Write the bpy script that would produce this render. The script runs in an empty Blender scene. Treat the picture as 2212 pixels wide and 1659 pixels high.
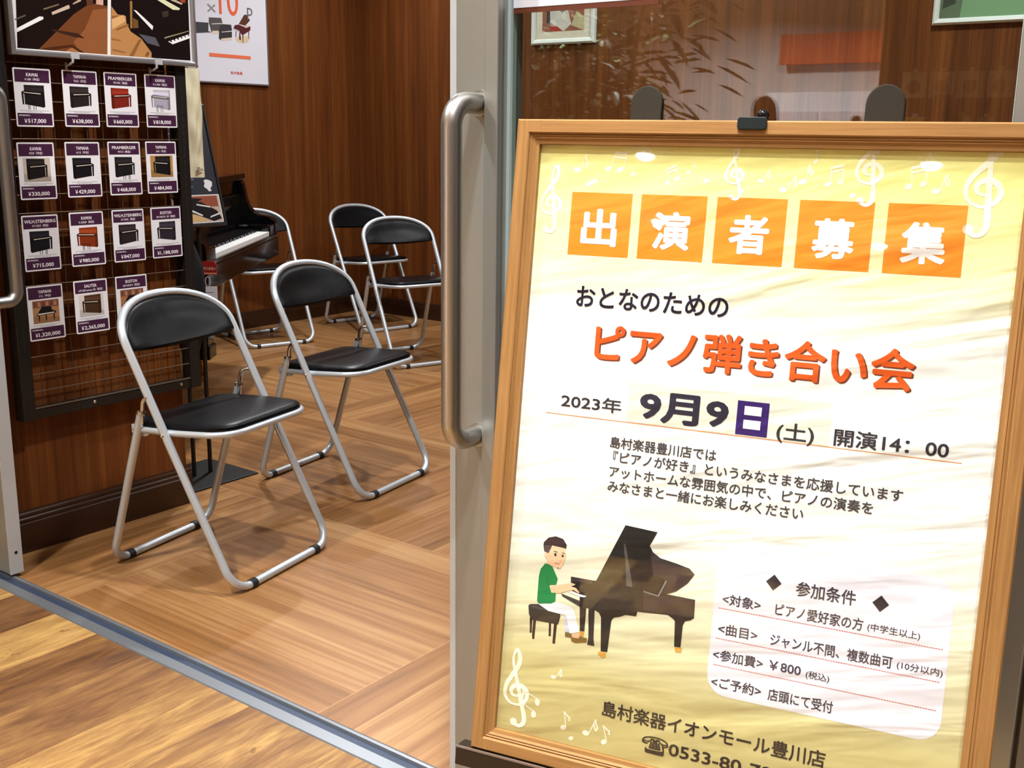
import bpy, bmesh, math, random
from mathutils import Vector, Matrix
C = bpy.context.scene.collection
SC = bpy.context.scene
random.seed(7)
R = math.radians
H_CAM = 1.198

# ------------------------------------------------------------------ camera
def look_matrix(yaw, pitch, roll):
    f = Vector((-math.sin(yaw)*math.cos(pitch), math.cos(yaw)*math.cos(pitch), -math.sin(pitch)))
    r = Vector((math.cos(yaw), math.sin(yaw), 0)); d = f.cross(r)
    c, s = math.cos(roll), math.sin(roll)
    r2 = c*r + s*d; d2 = -s*r + c*d
    m = Matrix((r2, -d2, -f)).transposed()
    return m
cam = bpy.data.cameras.new('camera'); cam_o = bpy.data.objects.new('camera', cam); C.objects.link(cam_o)
cam_o.matrix_world = Matrix.Translation((0, 0, H_CAM)) @ look_matrix(R(36.63), R(12.8), R(-.76)).to_4x4()
cam.sensor_fit = 'HORIZONTAL'; cam.sensor_width = 36; cam.lens = 2360/2212*36
cam.clip_start = .05; cam.clip_end = 100
SC.camera = cam_o
# ------------------------------------------------------------------ world, exposure
SC.view_settings.view_transform = 'Standard'; SC.view_settings.look = 'None'
SC.view_settings.exposure = 0.0; SC.view_settings.gamma = 1.0
w = bpy.data.worlds.new('world'); SC.world = w; w.use_nodes = True
w.node_tree.nodes['Background'].inputs[0].default_value = (.9, .95, 1, 1)
w.node_tree.nodes['Background'].inputs[1].default_value = .08

# ------------------------------------------------------------------ lights (each one in its ceiling fitting, fittings built below)
ROOM_LIGHTS = [(-3.65, 3.45, 46, 150), (-1.8, 2.1, 36, 150), (-4.55, 4.75, 18, 150), (-1.2, 4.5, 26, 150), (-2.9, 5.0, 14, 150)]   # x, y, watts, beam; second one placed, unseen, to brighten the price cards
MALL_LIGHTS = [(-2.15, .42, 42, 130), (-.78, .90, 15, 80), (-.50, .55, 15, 80), (.7, .1, 27, 112), (1.0, -1.3, 29, 128), (-1.27, -4.2, 60, 120), (.40, -3.9, 60, 120), (-2.9, -4.9, 300, 150), (-3.4, -2.2, 190, 110), (-4.6, -5.2, 320, 150), (-1.28, -6.0, 50, 90), (.42, -6.1, 50, 90)]  # two at the camera's right added as poster fill, far-left ones for glass wash
CEIL = 2.75
def lamp(power, col, beam, size=.11):
    l = bpy.data.lights.new('downlight_bulb', 'AREA'); l.shape = 'DISK'; l.size = size; l.energy = power; l.color = col
    l.spread = R(beam)
    return l

# ------------------------------------------------------------------ helpers
def srgb(c):
    def f(v):
        v = v/255
        return v/12.92 if v <= .04045 else ((v+.055)/1.055)**2.4
    return (f(c[0]), f(c[1]), f(c[2]), 1)
MC = {}
def P(name, col, rough=.5, metal=0., spec=.5, coat=0., emit=None, es=0.):
    if name in MC: return MC[name]
    m = bpy.data.materials.new(name); m.use_nodes = True; b = m.node_tree.nodes['Principled BSDF']
    b.inputs['Base Color'].default_value = srgb(col); b.inputs['Roughness'].default_value = rough
    b.inputs['Metallic'].default_value = metal; b.inputs['Specular IOR Level'].default_value = spec
    if coat: b.inputs['Coat Weight'].default_value = coat; b.inputs['Coat Roughness'].default_value = .03
    if emit: b.inputs['Emission Color'].default_value = srgb(emit); b.inputs['Emission Strength'].default_value = es
    MC[name] = m; return m
def flat(col, rough=.6):
    return P('print_%d_%d_%d' % tuple(col), col, rough, spec=.3)
class NT:
    def __init__(s, m): s.m = m; s.t = m.node_tree; s.b = s.t.nodes['Principled BSDF']
    def n(s, typ, **kw):
        nd = s.t.nodes.new(typ)
        for k, v in kw.items(): setattr(nd, k, v)
        return nd
    def put(s, sock, v):
        if hasattr(v, 'links') or isinstance(v, bpy.types.NodeSocket): s.t.links.new(v, sock)
        else: sock.default_value = v
    def math(s, op, a, b=0., c=None):
        nd = s.n('ShaderNodeMath', operation=op); s.put(nd.inputs[0], a); s.put(nd.inputs[1], b)
        if c is not None: s.put(nd.inputs[2], c)
        return nd.outputs[0]
    def comb(s, x, y, z):
        nd = s.n('ShaderNodeCombineXYZ')
        for i, v in enumerate((x, y, z)): s.put(nd.inputs[i], v)
        return nd.outputs[0]
    def pos(s):
        tc = s.n('ShaderNodeTexCoord'); sp = s.n('ShaderNodeSeparateXYZ'); s.t.links.new(tc.outputs['Object'], sp.inputs[0])
        return sp.outputs
    def noise(s, vec, scale, detail=3., rough=.5, dist=0.):
        nd = s.n('ShaderNodeTexNoise'); s.put(nd.inputs['Vector'], vec); nd.inputs['Scale'].default_value = scale
        nd.inputs['Detail'].default_value = detail; nd.inputs['Roughness'].default_value = rough; nd.inputs['Distortion'].default_value = dist
        return nd.outputs[0]
    def white(s, vec):
        nd = s.n('ShaderNodeTexWhiteNoise', noise_dimensions='3D'); s.put(nd.inputs['Vector'], vec); return nd.outputs['Value']
    def ramp(s, fac, stops):
        nd = s.n('ShaderNodeValToRGB'); e = nd.color_ramp.elements
        e[0].position, e[0].color = stops[0][0], srgb(stops[0][1]); e[1].position, e[1].color = stops[-1][0], srgb(stops[-1][1])
        for p, c in stops[1:-1]: x = e.new(p); x.color = srgb(c)
        s.put(nd.inputs[0], fac); return nd.outputs[0]
    def mix(s, fac, a, b, mode='MIX'):
        nd = s.n('ShaderNodeMix', data_type='RGBA', blend_type=mode); s.put(nd.inputs[0], fac); s.put(nd.inputs[6], a); s.put(nd.inputs[7], b); return nd.outputs[2]
    def bump(s, h, strength=.3, dist=.001):
        nd = s.n('ShaderNodeBump'); s.put(nd.inputs['Height'], h); nd.inputs['Strength'].default_value = strength; nd.inputs['Distance'].default_value = dist
        return nd.outputs[0]
def newmat(name, rough=.5, spec=.5):
    m = bpy.data.materials.new(name); m.use_nodes = True; k = NT(m)
    k.b.inputs['Roughness'].default_value = rough; k.b.inputs['Specular IOR Level'].default_value = spec
    return m, k

class MB:
    def __init__(s): s.v = []; s.f = []; s.mi = []; s.mats = []
    def m(s, mat):
        if mat not in s.mats: s.mats.append(mat)
        return s.mats.index(mat)
    def add(s, vs, fs, mat):
        o = len(s.v); i = s.m(mat); s.v += [tuple(q) for q in vs]
        for f in fs: s.f.append(tuple(o+j for j in f)); s.mi.append(i)
        return s
    def box(s, a, b, mat):
        x0, y0, z0 = a; x1, y1, z1 = b
        x0, x1 = min(x0, x1), max(x0, x1); y0, y1 = min(y0, y1), max(y0, y1); z0, z1 = min(z0, z1), max(z0, z1)
        v = [(x0,y0,z0),(x1,y0,z0),(x1,y1,z0),(x0,y1,z0),(x0,y0,z1),(x1,y0,z1),(x1,y1,z1),(x0,y1,z1)]
        return s.add(v, [(0,3,2,1),(4,5,6,7),(0,1,5,4),(1,2,6,5),(2,3,7,6),(3,0,4,7)], mat)
    def tube(s, pts, r, mat, n=14, closed=False, caps=True):
        pts = [Vector(p) for p in pts]; N = len(pts); rs = r if isinstance(r, (list, tuple)) else [r]*N
        T = []
        for i in range(N):
            a = pts[(i-1) % N] if closed or i > 0 else pts[i]; b = pts[(i+1) % N] if closed or i < N-1 else pts[i]
            T.append((b-a).normalized())
        ref = Vector((0, 0, 1)) if abs(T[0].z) < .9 else Vector((1, 0, 0))
        u = T[0].cross(ref).normalized(); vs = []; fs = []
        for i in range(N):
            if i: u = (u - T[i]*u.dot(T[i])).normalized()
            w_ = T[i].cross(u)
            for k in range(n):
                a = 2*math.pi*k/n; vs.append(pts[i] + rs[i]*(math.cos(a)*u + math.sin(a)*w_))
        for i in range(N if closed else N-1):
            j = (i+1) % N
            if closed and j == 0:   # match the frame at the seam
                best = min(range(n), key=lambda q: (vs[q]-vs[i*n]).length)
            else: best = 0
            for k in range(n):
                k2 = (k+1) % n
                fs.append((i*n+k, i*n+k2, j*n+(k2+best) % n, j*n+(k+best) % n))
        if caps and not closed: fs.append(tuple(range(n-1, -1, -1))); fs.append(tuple((N-1)*n+k for k in range(n)))
        return s.add(vs, fs, mat)
    def prism(s, poly, fn, d0, d1, mat, cap0=True):
        """polygon in 2-D extruded between depths d0 and d1; fn(x, y, d) gives the 3-D point"""
        n = len(poly); vs = [fn(x, y, d0) for x, y in poly] + [fn(x, y, d1) for x, y in poly]
        fs = [tuple(range(n, 2*n))] + ([tuple(range(n-1, -1, -1))] if cap0 else [])
        fs += [(i, (i+1) % n, n+(i+1) % n, n+i) for i in range(n)]
        return s.add(vs, fs, mat)
    def poly(s, pts, mat): return s.add(pts, [tuple(range(len(pts)))], mat)
    def lathe(s, prof, mat, n=28, c=(0, 0, 0)):
        vs = []; fs = []
        for r, z in prof:
            for k in range(n): a = 2*math.pi*k/n; vs.append((c[0]+r*math.cos(a), c[1]+r*math.sin(a), c[2]+z))
        for i in range(len(prof)-1):
            for k in range(n): fs.append((i*n+k, i*n+(k+1) % n, (i+1)*n+(k+1) % n, (i+1)*n+k))
        fs.append(tuple(range(n-1, -1, -1))); fs.append(tuple((len(prof)-1)*n+k for k in range(n)))
        return s.add(vs, fs, mat)
    def ball(s, c, r, mat, n=12, sc=(1, 1, 1)):
        vs = []; fs = []
        for i in range(n+1):
            t = math.pi*i/n
            for k in range(n*2): a = math.pi*k/n; vs.append((c[0]+r*sc[0]*math.sin(t)*math.cos(a), c[1]+r*sc[1]*math.sin(t)*math.sin(a), c[2]+r*sc[2]*math.cos(t)))
        for i in range(n):
            for k in range(2*n): fs.append((i*2*n+k, (i+1)*2*n+k, (i+1)*2*n+(k+1) % (2*n), i*2*n+(k+1) % (2*n)))
        return s.add(vs, fs, mat)
    def build(s, name, parent=None, smooth=False, bevel=0., seg=2, label=None, fix=True, face=None):
        me = bpy.data.meshes.new(name); me.from_pydata(s.v, [], s.f)
        for q in s.mats: me.materials.append(q)
        me.polygons.foreach_set('material_index', s.mi)
        if fix:
            bm = bmesh.new(); bm.from_mesh(me); bmesh.ops.recalc_face_normals(bm, faces=bm.faces); bm.to_mesh(me); bm.free()
        if face:
            fd = Vector(face)
            for p in me.polygons:
                if p.normal.dot(fd) < 0: p.flip()
        if smooth:
            me.polygons.foreach_set('use_smooth', [True]*len(me.polygons))
            try: me.set_sharp_from_angle(angle=R(40))
            except Exception: pass
        me.update()
        o = bpy.data.objects.new(name, me); C.objects.link(o)
        if parent: o.parent = parent
        if bevel: q = o.modifiers.new('bevel', 'BEVEL'); q.width = bevel; q.segments = seg; q.limit_method = 'ANGLE'; q.angle_limit = R(50)
        if label: o['label'] = label
        return o
def thing(name, label, cat, loc=(0, 0, 0), rotz=0., group=None):
    o = bpy.data.objects.new(name, None); C.objects.link(o); o.empty_display_size = .05
    o.location = loc; o.rotation_euler = (0, 0, rotz); return tag(o, label, cat, group)
def tag(o, label, cat, group=None):
    o['label'] = label; o['category'] = cat
    if group: o['group'] = group
    return o
def struct(o): o['kind'] = 'structure'; return o
def arc(cx, cy, r, a0, a1, n):
    return [(cx+r*math.cos(R(a0+(a1-a0)*i/n)), cy+r*math.sin(R(a0+(a1-a0)*i/n))) for i in range(n+1)]
def rrect(x0, y0, x1, y1, r, n=5):
    return arc(x1-r, y1-r, r, 0, 90, n) + arc(x0+r, y1-r, r, 90, 180, n) + arc(x0+r, y0+r, r, 180, 270, n) + arc(x1-r, y0+r, r, 270, 360, n)
def round_path(pts, r, n=7):
    """polyline with its inner corners rounded"""
    pts = [Vector(p) for p in pts]; out = [pts[0]]
    for i in range(1, len(pts)-1):
        a, b, c = pts[i-1], pts[i], pts[i+1]; u = (a-b).normalized(); v = (c-b).normalized()
        th = u.angle(v); d = min(r/math.tan(th/2), (a-b).length*.49, (c-b).length*.49); rr = d*math.tan(th/2)
        p0 = b+u*d; p1 = b+v*d; ctr = b + (u+v).normalized()*(rr/math.sin(th/2))
        e0 = p0-ctr; e1 = p1-ctr; ang = e0.angle(e1)
        for k in range(n+1):
            t = k/n; out.append(ctr + (math.sin((1-t)*ang)*e0 + math.sin(t*ang)*e1)/math.sin(ang))
    out.append(pts[-1]); return out
_tc = {}
def glyphs(body, bold=0., res=3):
    key = (body, bold, res)
    if key in _tc: return _tc[key]
    c = bpy.data.curves.new('txt', 'FONT'); c.body = body; c.offset = bold; c.resolution_u = res; c.fill_mode = 'FRONT'
    o = bpy.data.objects.new('txt', c); C.objects.link(o)
    m = bpy.data.meshes.new_from_object(o.evaluated_get(bpy.context.evaluated_depsgraph_get()))
    vs = [(v.co.x, v.co.y) for v in m.vertices]; fs = [tuple(p.vertices) for p in m.polygons]
    bpy.data.objects.remove(o); bpy.data.curves.remove(c); bpy.data.meshes.remove(m)
    _tc[key] = (vs, fs); return _tc[key]
def text(mb, body, x0, x1, ytop, ybot, fn, d, mat, bold=0., res=3):
    """flat lettering whose bounding box is x0..x1, ybot..ytop in the sheet's own plane; weight comes from overlaid copies"""
    vs, fs = glyphs(body, 0., res)
    ax = min(v[0] for v in vs)-bold; bx = max(v[0] for v in vs)+bold; ay = min(v[1] for v in vs)-bold; by = max(v[1] for v in vs)+bold
    sx = (x1-x0)/(bx-ax); sy = (ytop-ybot)/(by-ay) if ybot is not None else sx
    k = 0 if bold <= 0 else 4 if bold < .011 else 6 if bold < .03 else 10
    offs = [(bold*math.cos(2*math.pi*i/k+.4), bold*math.sin(2*math.pi*i/k+.4)) for i in range(k)] or [(0., 0.)]
    e = .000012 if fn is not sfn_ref[0] else -.000012
    for i, (ox, oy) in enumerate(offs):
        mb.add([fn(x0+(v[0]+ox-ax)*sx, ytop+(v[1]+oy-by)*sy, d+e*i) for v in vs], fs, mat)
sfn_ref = [None]
SHOP_PHOTO = [((28, 18, 16), [(1639, 1616), (1915, 1650), (1897, 1408), (1619, 1399)]), ((112, 64, 36), [(1687, 1405), (1799, 1508), (1841, 1535), (1868, 1542), (1907, 1539), (1897, 1407), (1750, 1402)]), ((142, 88, 52), [(1792, 1434), (1830, 1471), (1859, 1525), (1906, 1533), (1897, 1407), (1811, 1405)]), ((74, 40, 22), [(1692, 1404), (1705, 1413), (1787, 1427), (1825, 1405), (1811, 1405), (1783, 1420), (1725, 1404)]), ((160, 108, 66), [(1769, 1410), (1786, 1419), (1811, 1405), (1771, 1404)]), ((60, 36, 26), [(1730, 1463), (1808, 1458), (1828, 1446), (1794, 1448), (1732, 1459)]), ((230, 230, 228), [(1625, 1456), (1697, 1493), (1708, 1493), (1708, 1487), (1625, 1446)]), ((92, 84, 84), [(1627, 1481), (1657, 1494), (1659, 1491), (1627, 1477)]), ((196, 176, 156), [(1733, 1507), (1785, 1531), (1788, 1528), (1788, 1522), (1735, 1500)]), ((190, 165, 140), [(1798, 1536), (1820, 1549), (1825, 1545), (1799, 1533)]), ((120, 100, 80), [(1709, 1514), (1756, 1531), (1758, 1528), (1712, 1511)]), ((205, 165, 145), [(1872, 1566), (1895, 1568), (1892, 1540), (1870, 1541)]), ((90, 55, 35), [(1838, 1572), (1863, 1574), (1860, 1538), (1841, 1535)]), ((232, 230, 226), [(1915, 1650), (1926, 1651), (1905, 1405), (1895, 1405)]), ((26, 18, 17), [(1926, 1651), (2196, 1684), (2179, 1408), (1905, 1403)]), ((182, 130, 80), [(1918, 1540), (1936, 1520), (1963, 1518), (1963, 1499), (1976, 1476), (2010, 1459), (2042, 1422), (2041, 1408), (1905, 1405)]), ((214, 168, 112), [(1916, 1509), (1956, 1520), (1961, 1503), (1916, 1478)]), ((140, 94, 54), [(1919, 1514), (1950, 1519), (1915, 1505)]), ((140, 94, 54), [(1965, 1407), (2001, 1456), (2011, 1457), (1980, 1407)]), ((150, 104, 60), [(1911, 1454), (1940, 1451), (1942, 1447), (1911, 1448)]), ((130, 84, 48), [(2018, 1411), (2028, 1426), (2035, 1421), (2027, 1409)]), ((140, 94, 54), [(1927, 1479), (1969, 1497), (1971, 1492), (1930, 1475)]), ((150, 104, 60), [(1912, 1425), (1954, 1419), (1954, 1414), (1912, 1419)]), ((152, 112, 62), [(1979, 1560), (1987, 1561), (1982, 1486), (1975, 1485)]), ((110, 78, 44), [(1986, 1515), (2002, 1509), (2002, 1488), (1984, 1486)]), ((232, 232, 230), [(1989, 1537), (1998, 1536), (2053, 1497), (2049, 1486)]), ((214, 216, 176), [(2063, 1576), (2084, 1580), (2150, 1556), (2147, 1551), (2125, 1550)]), ((190, 170, 150), [(2118, 1576), (2133, 1580), (2161, 1571), (2157, 1567)]), ((150, 70, 40), [(2134, 1593), (2172, 1597), (2171, 1574), (2158, 1573)]), ((84, 84, 94), [(2002, 1472), (2058, 1466), (2072, 1441), (2030, 1448)]), ((60, 48, 44), [(2085, 1541), (2109, 1546), (2108, 1529), (2087, 1525)]), ((235, 235, 232), [(2102, 1458), (2183, 1486), (2183, 1474), (2117, 1451)]), ((150, 140, 110), [(2089, 1469), (2183, 1496), (2183, 1494), (2090, 1465)]), ((20, 18, 18), [(2108, 1461), (2113, 1462), (2116, 1458), (2111, 1456)]), ((20, 18, 18), [(2121, 1465), (2126, 1467), (2128, 1462), (2124, 1461)]), ((20, 18, 18), [(2134, 1469), (2139, 1471), (2141, 1467), (2137, 1465)]), ((20, 18, 18), [(2147, 1473), (2152, 1475), (2154, 1471), (2150, 1470)]), ((20, 18, 18), [(2160, 1478), (2165, 1479), (2167, 1476), (2163, 1474)]), ((20, 18, 18), [(2173, 1482), (2178, 1484), (2180, 1480), (2176, 1479)])]
PLAYER_ART = [((52, 48, 46), [(640, -6450), (665, -6427), (784, -6404), (1093, -6452), (1111, -6511), (1088, -6628), (696, -6636), (656, -6561)]), ((72, 68, 66), [(646, -6449), (784, -6404), (1093, -6452), (1090, -6496), (883, -6473), (661, -6465)]), ((40, 30, 28), [(673, -6608), (714, -6607), (717, -6764), (721, -6808), (691, -6820), (686, -6758)]), ((40, 30, 28), [(728, -6623), (769, -6622), (765, -6818), (764, -6888), (734, -6894), (726, -6839)]), ((40, 30, 28), [(956, -6623), (986, -6623), (998, -6803), (965, -6810)]), ((40, 30, 28), [(1028, -6621), (1071, -6625), (1067, -6846), (1065, -6894), (1028, -6898), (1027, -6841)]), ((44, 36, 36), [(1367, -6301), (1463, -6295), (1462, -6648), (1398, -6654)]), ((40, 36, 38), [(1490, -6302), (1579, -6297), (1597, -6714), (1618, -6814), (1516, -6817), (1525, -6703)]), ((200, 150, 60), [(1398, -6654), (1462, -6648), (1455, -6717), (1404, -6728)]), ((58, 50, 50), [(1213, -5951), (1542, -5948), (1564, -6202), (1220, -6105)]), ((28, 28, 28), [(1237, -6002), (1521, -6001), (1527, -6209), (1249, -6137)]), ((68, 62, 62), [(1098, -6202), (1363, -6252), (1370, -6331), (1114, -6236)]), ((30, 30, 30), [(1517, -5952), (1567, -5943), (2896, -5953), (2903, -6188), (2862, -6226), (2792, -6252), (2768, -6310), (2764, -6597), (2681, -6603), (2660, -6272), (2624, -6243), (2561, -6213), (2160, -6248), (2147, -6311), (2005, -6320), (1933, -6358), (1848, -6387), (1820, -6435), (1801, -6857), (1710, -6864), (1675, -6414), (1642, -6359), (1576, -6335), (1369, -6325), (1357, -6191), (1523, -6172)]), ((56, 46, 46), [(2220, -5959), (2896, -5957), (2903, -6188), (2559, -6195), (2232, -6222)]), ((22, 22, 22), [(1901, -5151), (2333, -5175), (2247, -5366), (2296, -5441), (2399, -5501), (2619, -5535), (2789, -5570), (2860, -5635), (2783, -5761), (2640, -5894), (2519, -5952), (2419, -5994), (2221, -5970), (1567, -5943)]), ((58, 48, 48), [(2259, -5435), (2399, -5501), (2619, -5535), (2789, -5570), (2858, -5635), (2783, -5761), (2640, -5894), (2524, -5945), (2440, -5954), (2509, -5774), (2323, -5736)]), ((84, 80, 78), [(1897, -5393), (1922, -5395), (2033, -5799), (2064, -5939), (1983, -5941), (1947, -5669)]), ((130, 130, 130), [(2496, -5771), (2510, -5786), (2421, -6006), (2407, -5996)]), ((120, 120, 120), [(2214, -5960), (2406, -5984), (2408, -6002), (2216, -5977)]), ((210, 160, 70), [(1681, -6870), (1782, -6861), (1788, -6928), (1733, -6951), (1678, -6907)]), ((210, 160, 70), [(2687, -6607), (2783, -6600), (2776, -6661), (2699, -6671)]), ((238, 238, 245), [(1172, -6157), (1251, -6155), (1453, -6173), (1422, -6194), (1358, -6197)]), ((120, 96, 60), [(1194, -6707), (1298, -6705), (1284, -6767), (1199, -6769)]), ((122, 92, 40), [(1283, -6752), (1404, -6728), (1508, -6731), (1507, -6788), (1348, -6826), (1292, -6813)]), ((226, 180, 140), [(1285, -6702), (1401, -6685), (1394, -6755), (1303, -6760)]), ((200, 205, 225), [(1160, -6464), (1214, -6491), (1245, -6697), (1194, -6707)]), ((232, 236, 246), [(784, -6404), (1029, -6327), (1255, -6353), (1298, -6400), (1393, -6668), (1260, -6713), (1194, -6483), (936, -6470)]), ((34, 132, 72), [(835, -5837), (936, -5857), (1029, -6015), (1016, -6092), (1023, -6328), (966, -6364), (796, -6396), (760, -6365), (758, -6026), (776, -5922)]), ((28, 112, 60), [(863, -6007), (873, -5999), (919, -6122), (907, -6137)]), ((240, 196, 158), [(919, -6122), (1036, -6095), (1138, -6064), (1214, -6034), (1286, -6041), (1268, -6061), (1218, -6080), (1297, -6091), (1353, -6142), (1335, -6152), (1261, -6122), (1172, -6157), (1084, -6198), (954, -6216)]), ((244, 202, 166), [(848, -5672), (899, -5577), (1096, -5581), (1119, -5689), (1101, -5791), (1056, -5867), (1017, -5877), (962, -5852), (936, -5859), (854, -5827), (864, -5782), (817, -5740), (817, -5677)]), ((60, 44, 44), [(808, -5679), (788, -5595), (791, -5557), (851, -5485), (954, -5450), (1061, -5469), (1119, -5540), (1113, -5591), (1031, -5586), (912, -5581), (897, -5627), (869, -5694)]), ((90, 74, 74), [(801, -5593), (893, -5584), (897, -5627), (869, -5696), (817, -5675)]), ((50, 30, 25), [(950, -5680), (980, -5675), (987, -5711), (962, -5722)]), ((50, 30, 25), [(1059, -5684), (1085, -5679), (1087, -5713), (1063, -5714)]), ((70, 45, 38), [(942, -5650), (998, -5653), (1001, -5664), (946, -5661)]), ((70, 45, 38), [(1057, -5656), (1103, -5652), (1103, -5662), (1058, -5664)]), ((214, 150, 115), [(1041, -5770), (1060, -5761), (1061, -5775), (1042, -5784)]), ((196, 120, 95), [(971, -5807), (1044, -5807), (1043, -5816), (972, -5816)]), ((110, 80, 60), [(1005, -5863), (1035, -5862), (1024, -5879)])]
SALE_ART = [((70, 70, 72), [(4112, 1806), (4220, 1809), (4217, 1762), (4245, 1758), (4108, 1742)]), ((88, 84, 84), [(4224, 1839), (4312, 1843), (4320, 1819), (4305, 1768), (4237, 1760), (4222, 1811)]), ((205, 205, 200), [(4240, 1806), (4312, 1815), (4316, 1810), (4244, 1802)]), ((222, 205, 180), [(4245, 1767), (4289, 1770), (4288, 1752), (4244, 1748)]), ((62, 60, 60), [(4322, 1810), (4383, 1811), (4387, 1781), (4385, 1737), (4302, 1719), (4289, 1727), (4295, 1792)]), ((210, 208, 205), [(4309, 1766), (4387, 1778), (4387, 1773), (4313, 1763)]), ((222, 205, 180), [(4305, 1728), (4385, 1740), (4384, 1725), (4306, 1713)]), ((216, 196, 164), [(4411, 1736), (4431, 1750), (4494, 1758), (4519, 1747), (4505, 1724), (4466, 1712), (4425, 1718)]), ((86, 40, 44), [(4409, 1811), (4439, 1817), (4492, 1802), (4526, 1815), (4525, 1791), (4490, 1772), (4465, 1759), (4444, 1772), (4396, 1788)]), ((92, 58, 44), [(4483, 1877), (4511, 1877), (4506, 1870), (4526, 1848), (4488, 1815), (4439, 1820)]), ((225, 200, 150), [(4461, 1811), (4522, 1819), (4488, 1805)]), ((200, 195, 195), [(4398, 1793), (4445, 1780), (4440, 1774), (4399, 1788)]), ((70, 34, 36), [(4414, 1777), (4420, 1776), (4416, 1744), (4412, 1745)]), ((70, 34, 36), [(4440, 1770), (4448, 1767), (4451, 1729), (4438, 1732)]), ((70, 34, 36), [(4463, 1762), (4471, 1763), (4467, 1716), (4463, 1716)]), ((70, 34, 36), [(4508, 1784), (4514, 1785), (4512, 1743), (4508, 1743)]), ((232, 118, 80), [(4215, 1643), (4520, 1642), (4519, 1623), (4214, 1623)])]
# ------------------------------------------------------------------ materials of the setting
def parquet():
    m, k = newmat('parquet_vinyl', .42, .35); p = k.pos(); S = .947
    gx = k.math('DIVIDE', k.math('ADD', p[0], 2.523+20*S), S); gy = k.math('DIVIDE', k.math('SUBTRACT', p[1], 2.297-20*S), S)
    cx = k.math('FLOOR', gx); cy = k.math('FLOOR', gy)
    par = k.math('MODULO', k.math('ADD', cx, cy), 2.)          # 1: planks along x
    inv = k.math('SUBTRACT', 1., par)
    al = k.math('ADD', k.math('MULTIPLY', p[0], par), k.math('MULTIPLY', p[1], inv))
    ac0 = k.math('ADD', k.math('MULTIPLY', gy, par), k.math('MULTIPLY', gx, inv))
    pl = k.math('FLOOR', k.math('MULTIPLY', ac0, 9.))
    rnd = k.white(k.comb(pl, cx, cy))
    ac = k.math('MULTIPLY', ac0, S)
    v = k.comb(k.math('ADD', k.math('MULTIPLY', al, 1.3), k.math('MULTIPLY', rnd, 31.)), k.math('MULTIPLY', ac, 26.), 0.)
    g1 = k.noise(v, 1.0, 5., .62, .5)
    v2 = k.comb(k.math('ADD', k.math('MULTIPLY', al, .8), k.math('MULTIPLY', rnd, 17.)), k.math('MULTIPLY', ac, 90.), 3.)
    g2 = k.noise(v2, 1.0, 3., .6)
    f = k.math('ADD', k.math('MULTIPLY', g1, .62), k.math('ADD', k.math('MULTIPLY', g2, .28), k.math('MULTIPLY', rnd, .16)))
    col = k.ramp(f, [(.28, (94, 61, 31)), (.45, (127, 87, 48)), (.56, (143, 101, 60)), (.72, (166, 128, 82))])
    # fine light joint round each square of planks
    fr = k.math('ABSOLUTE', k.math('SUBTRACT', k.math('FRACT', k.math('ADD', gx, .5)), .5)); fr2 = k.math('ABSOLUTE', k.math('SUBTRACT', k.math('FRACT', k.math('ADD', gy, .5)), .5))
    seam = k.math('LESS_THAN', k.math('MINIMUM', fr, fr2), .0017)
    col = k.mix(k.math('MULTIPLY', seam, .35), col, srgb((206, 158, 112)))
    fp = k.math('ABSOLUTE', k.math('SUBTRACT', k.math('FRACT', k.math('ADD', k.math('MULTIPLY', ac0, 9.), .5)), .5))
    col = k.mix(k.math('MULTIPLY', k.math('LESS_THAN', fp, .012), .3), col, srgb((112, 68, 38)))
    k.put(k.b.inputs['Base Color'], col)
    k.put(k.b.inputs['Roughness'], k.math('ADD', k.math('MULTIPLY', g2, .12), .32))
    return m
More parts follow.
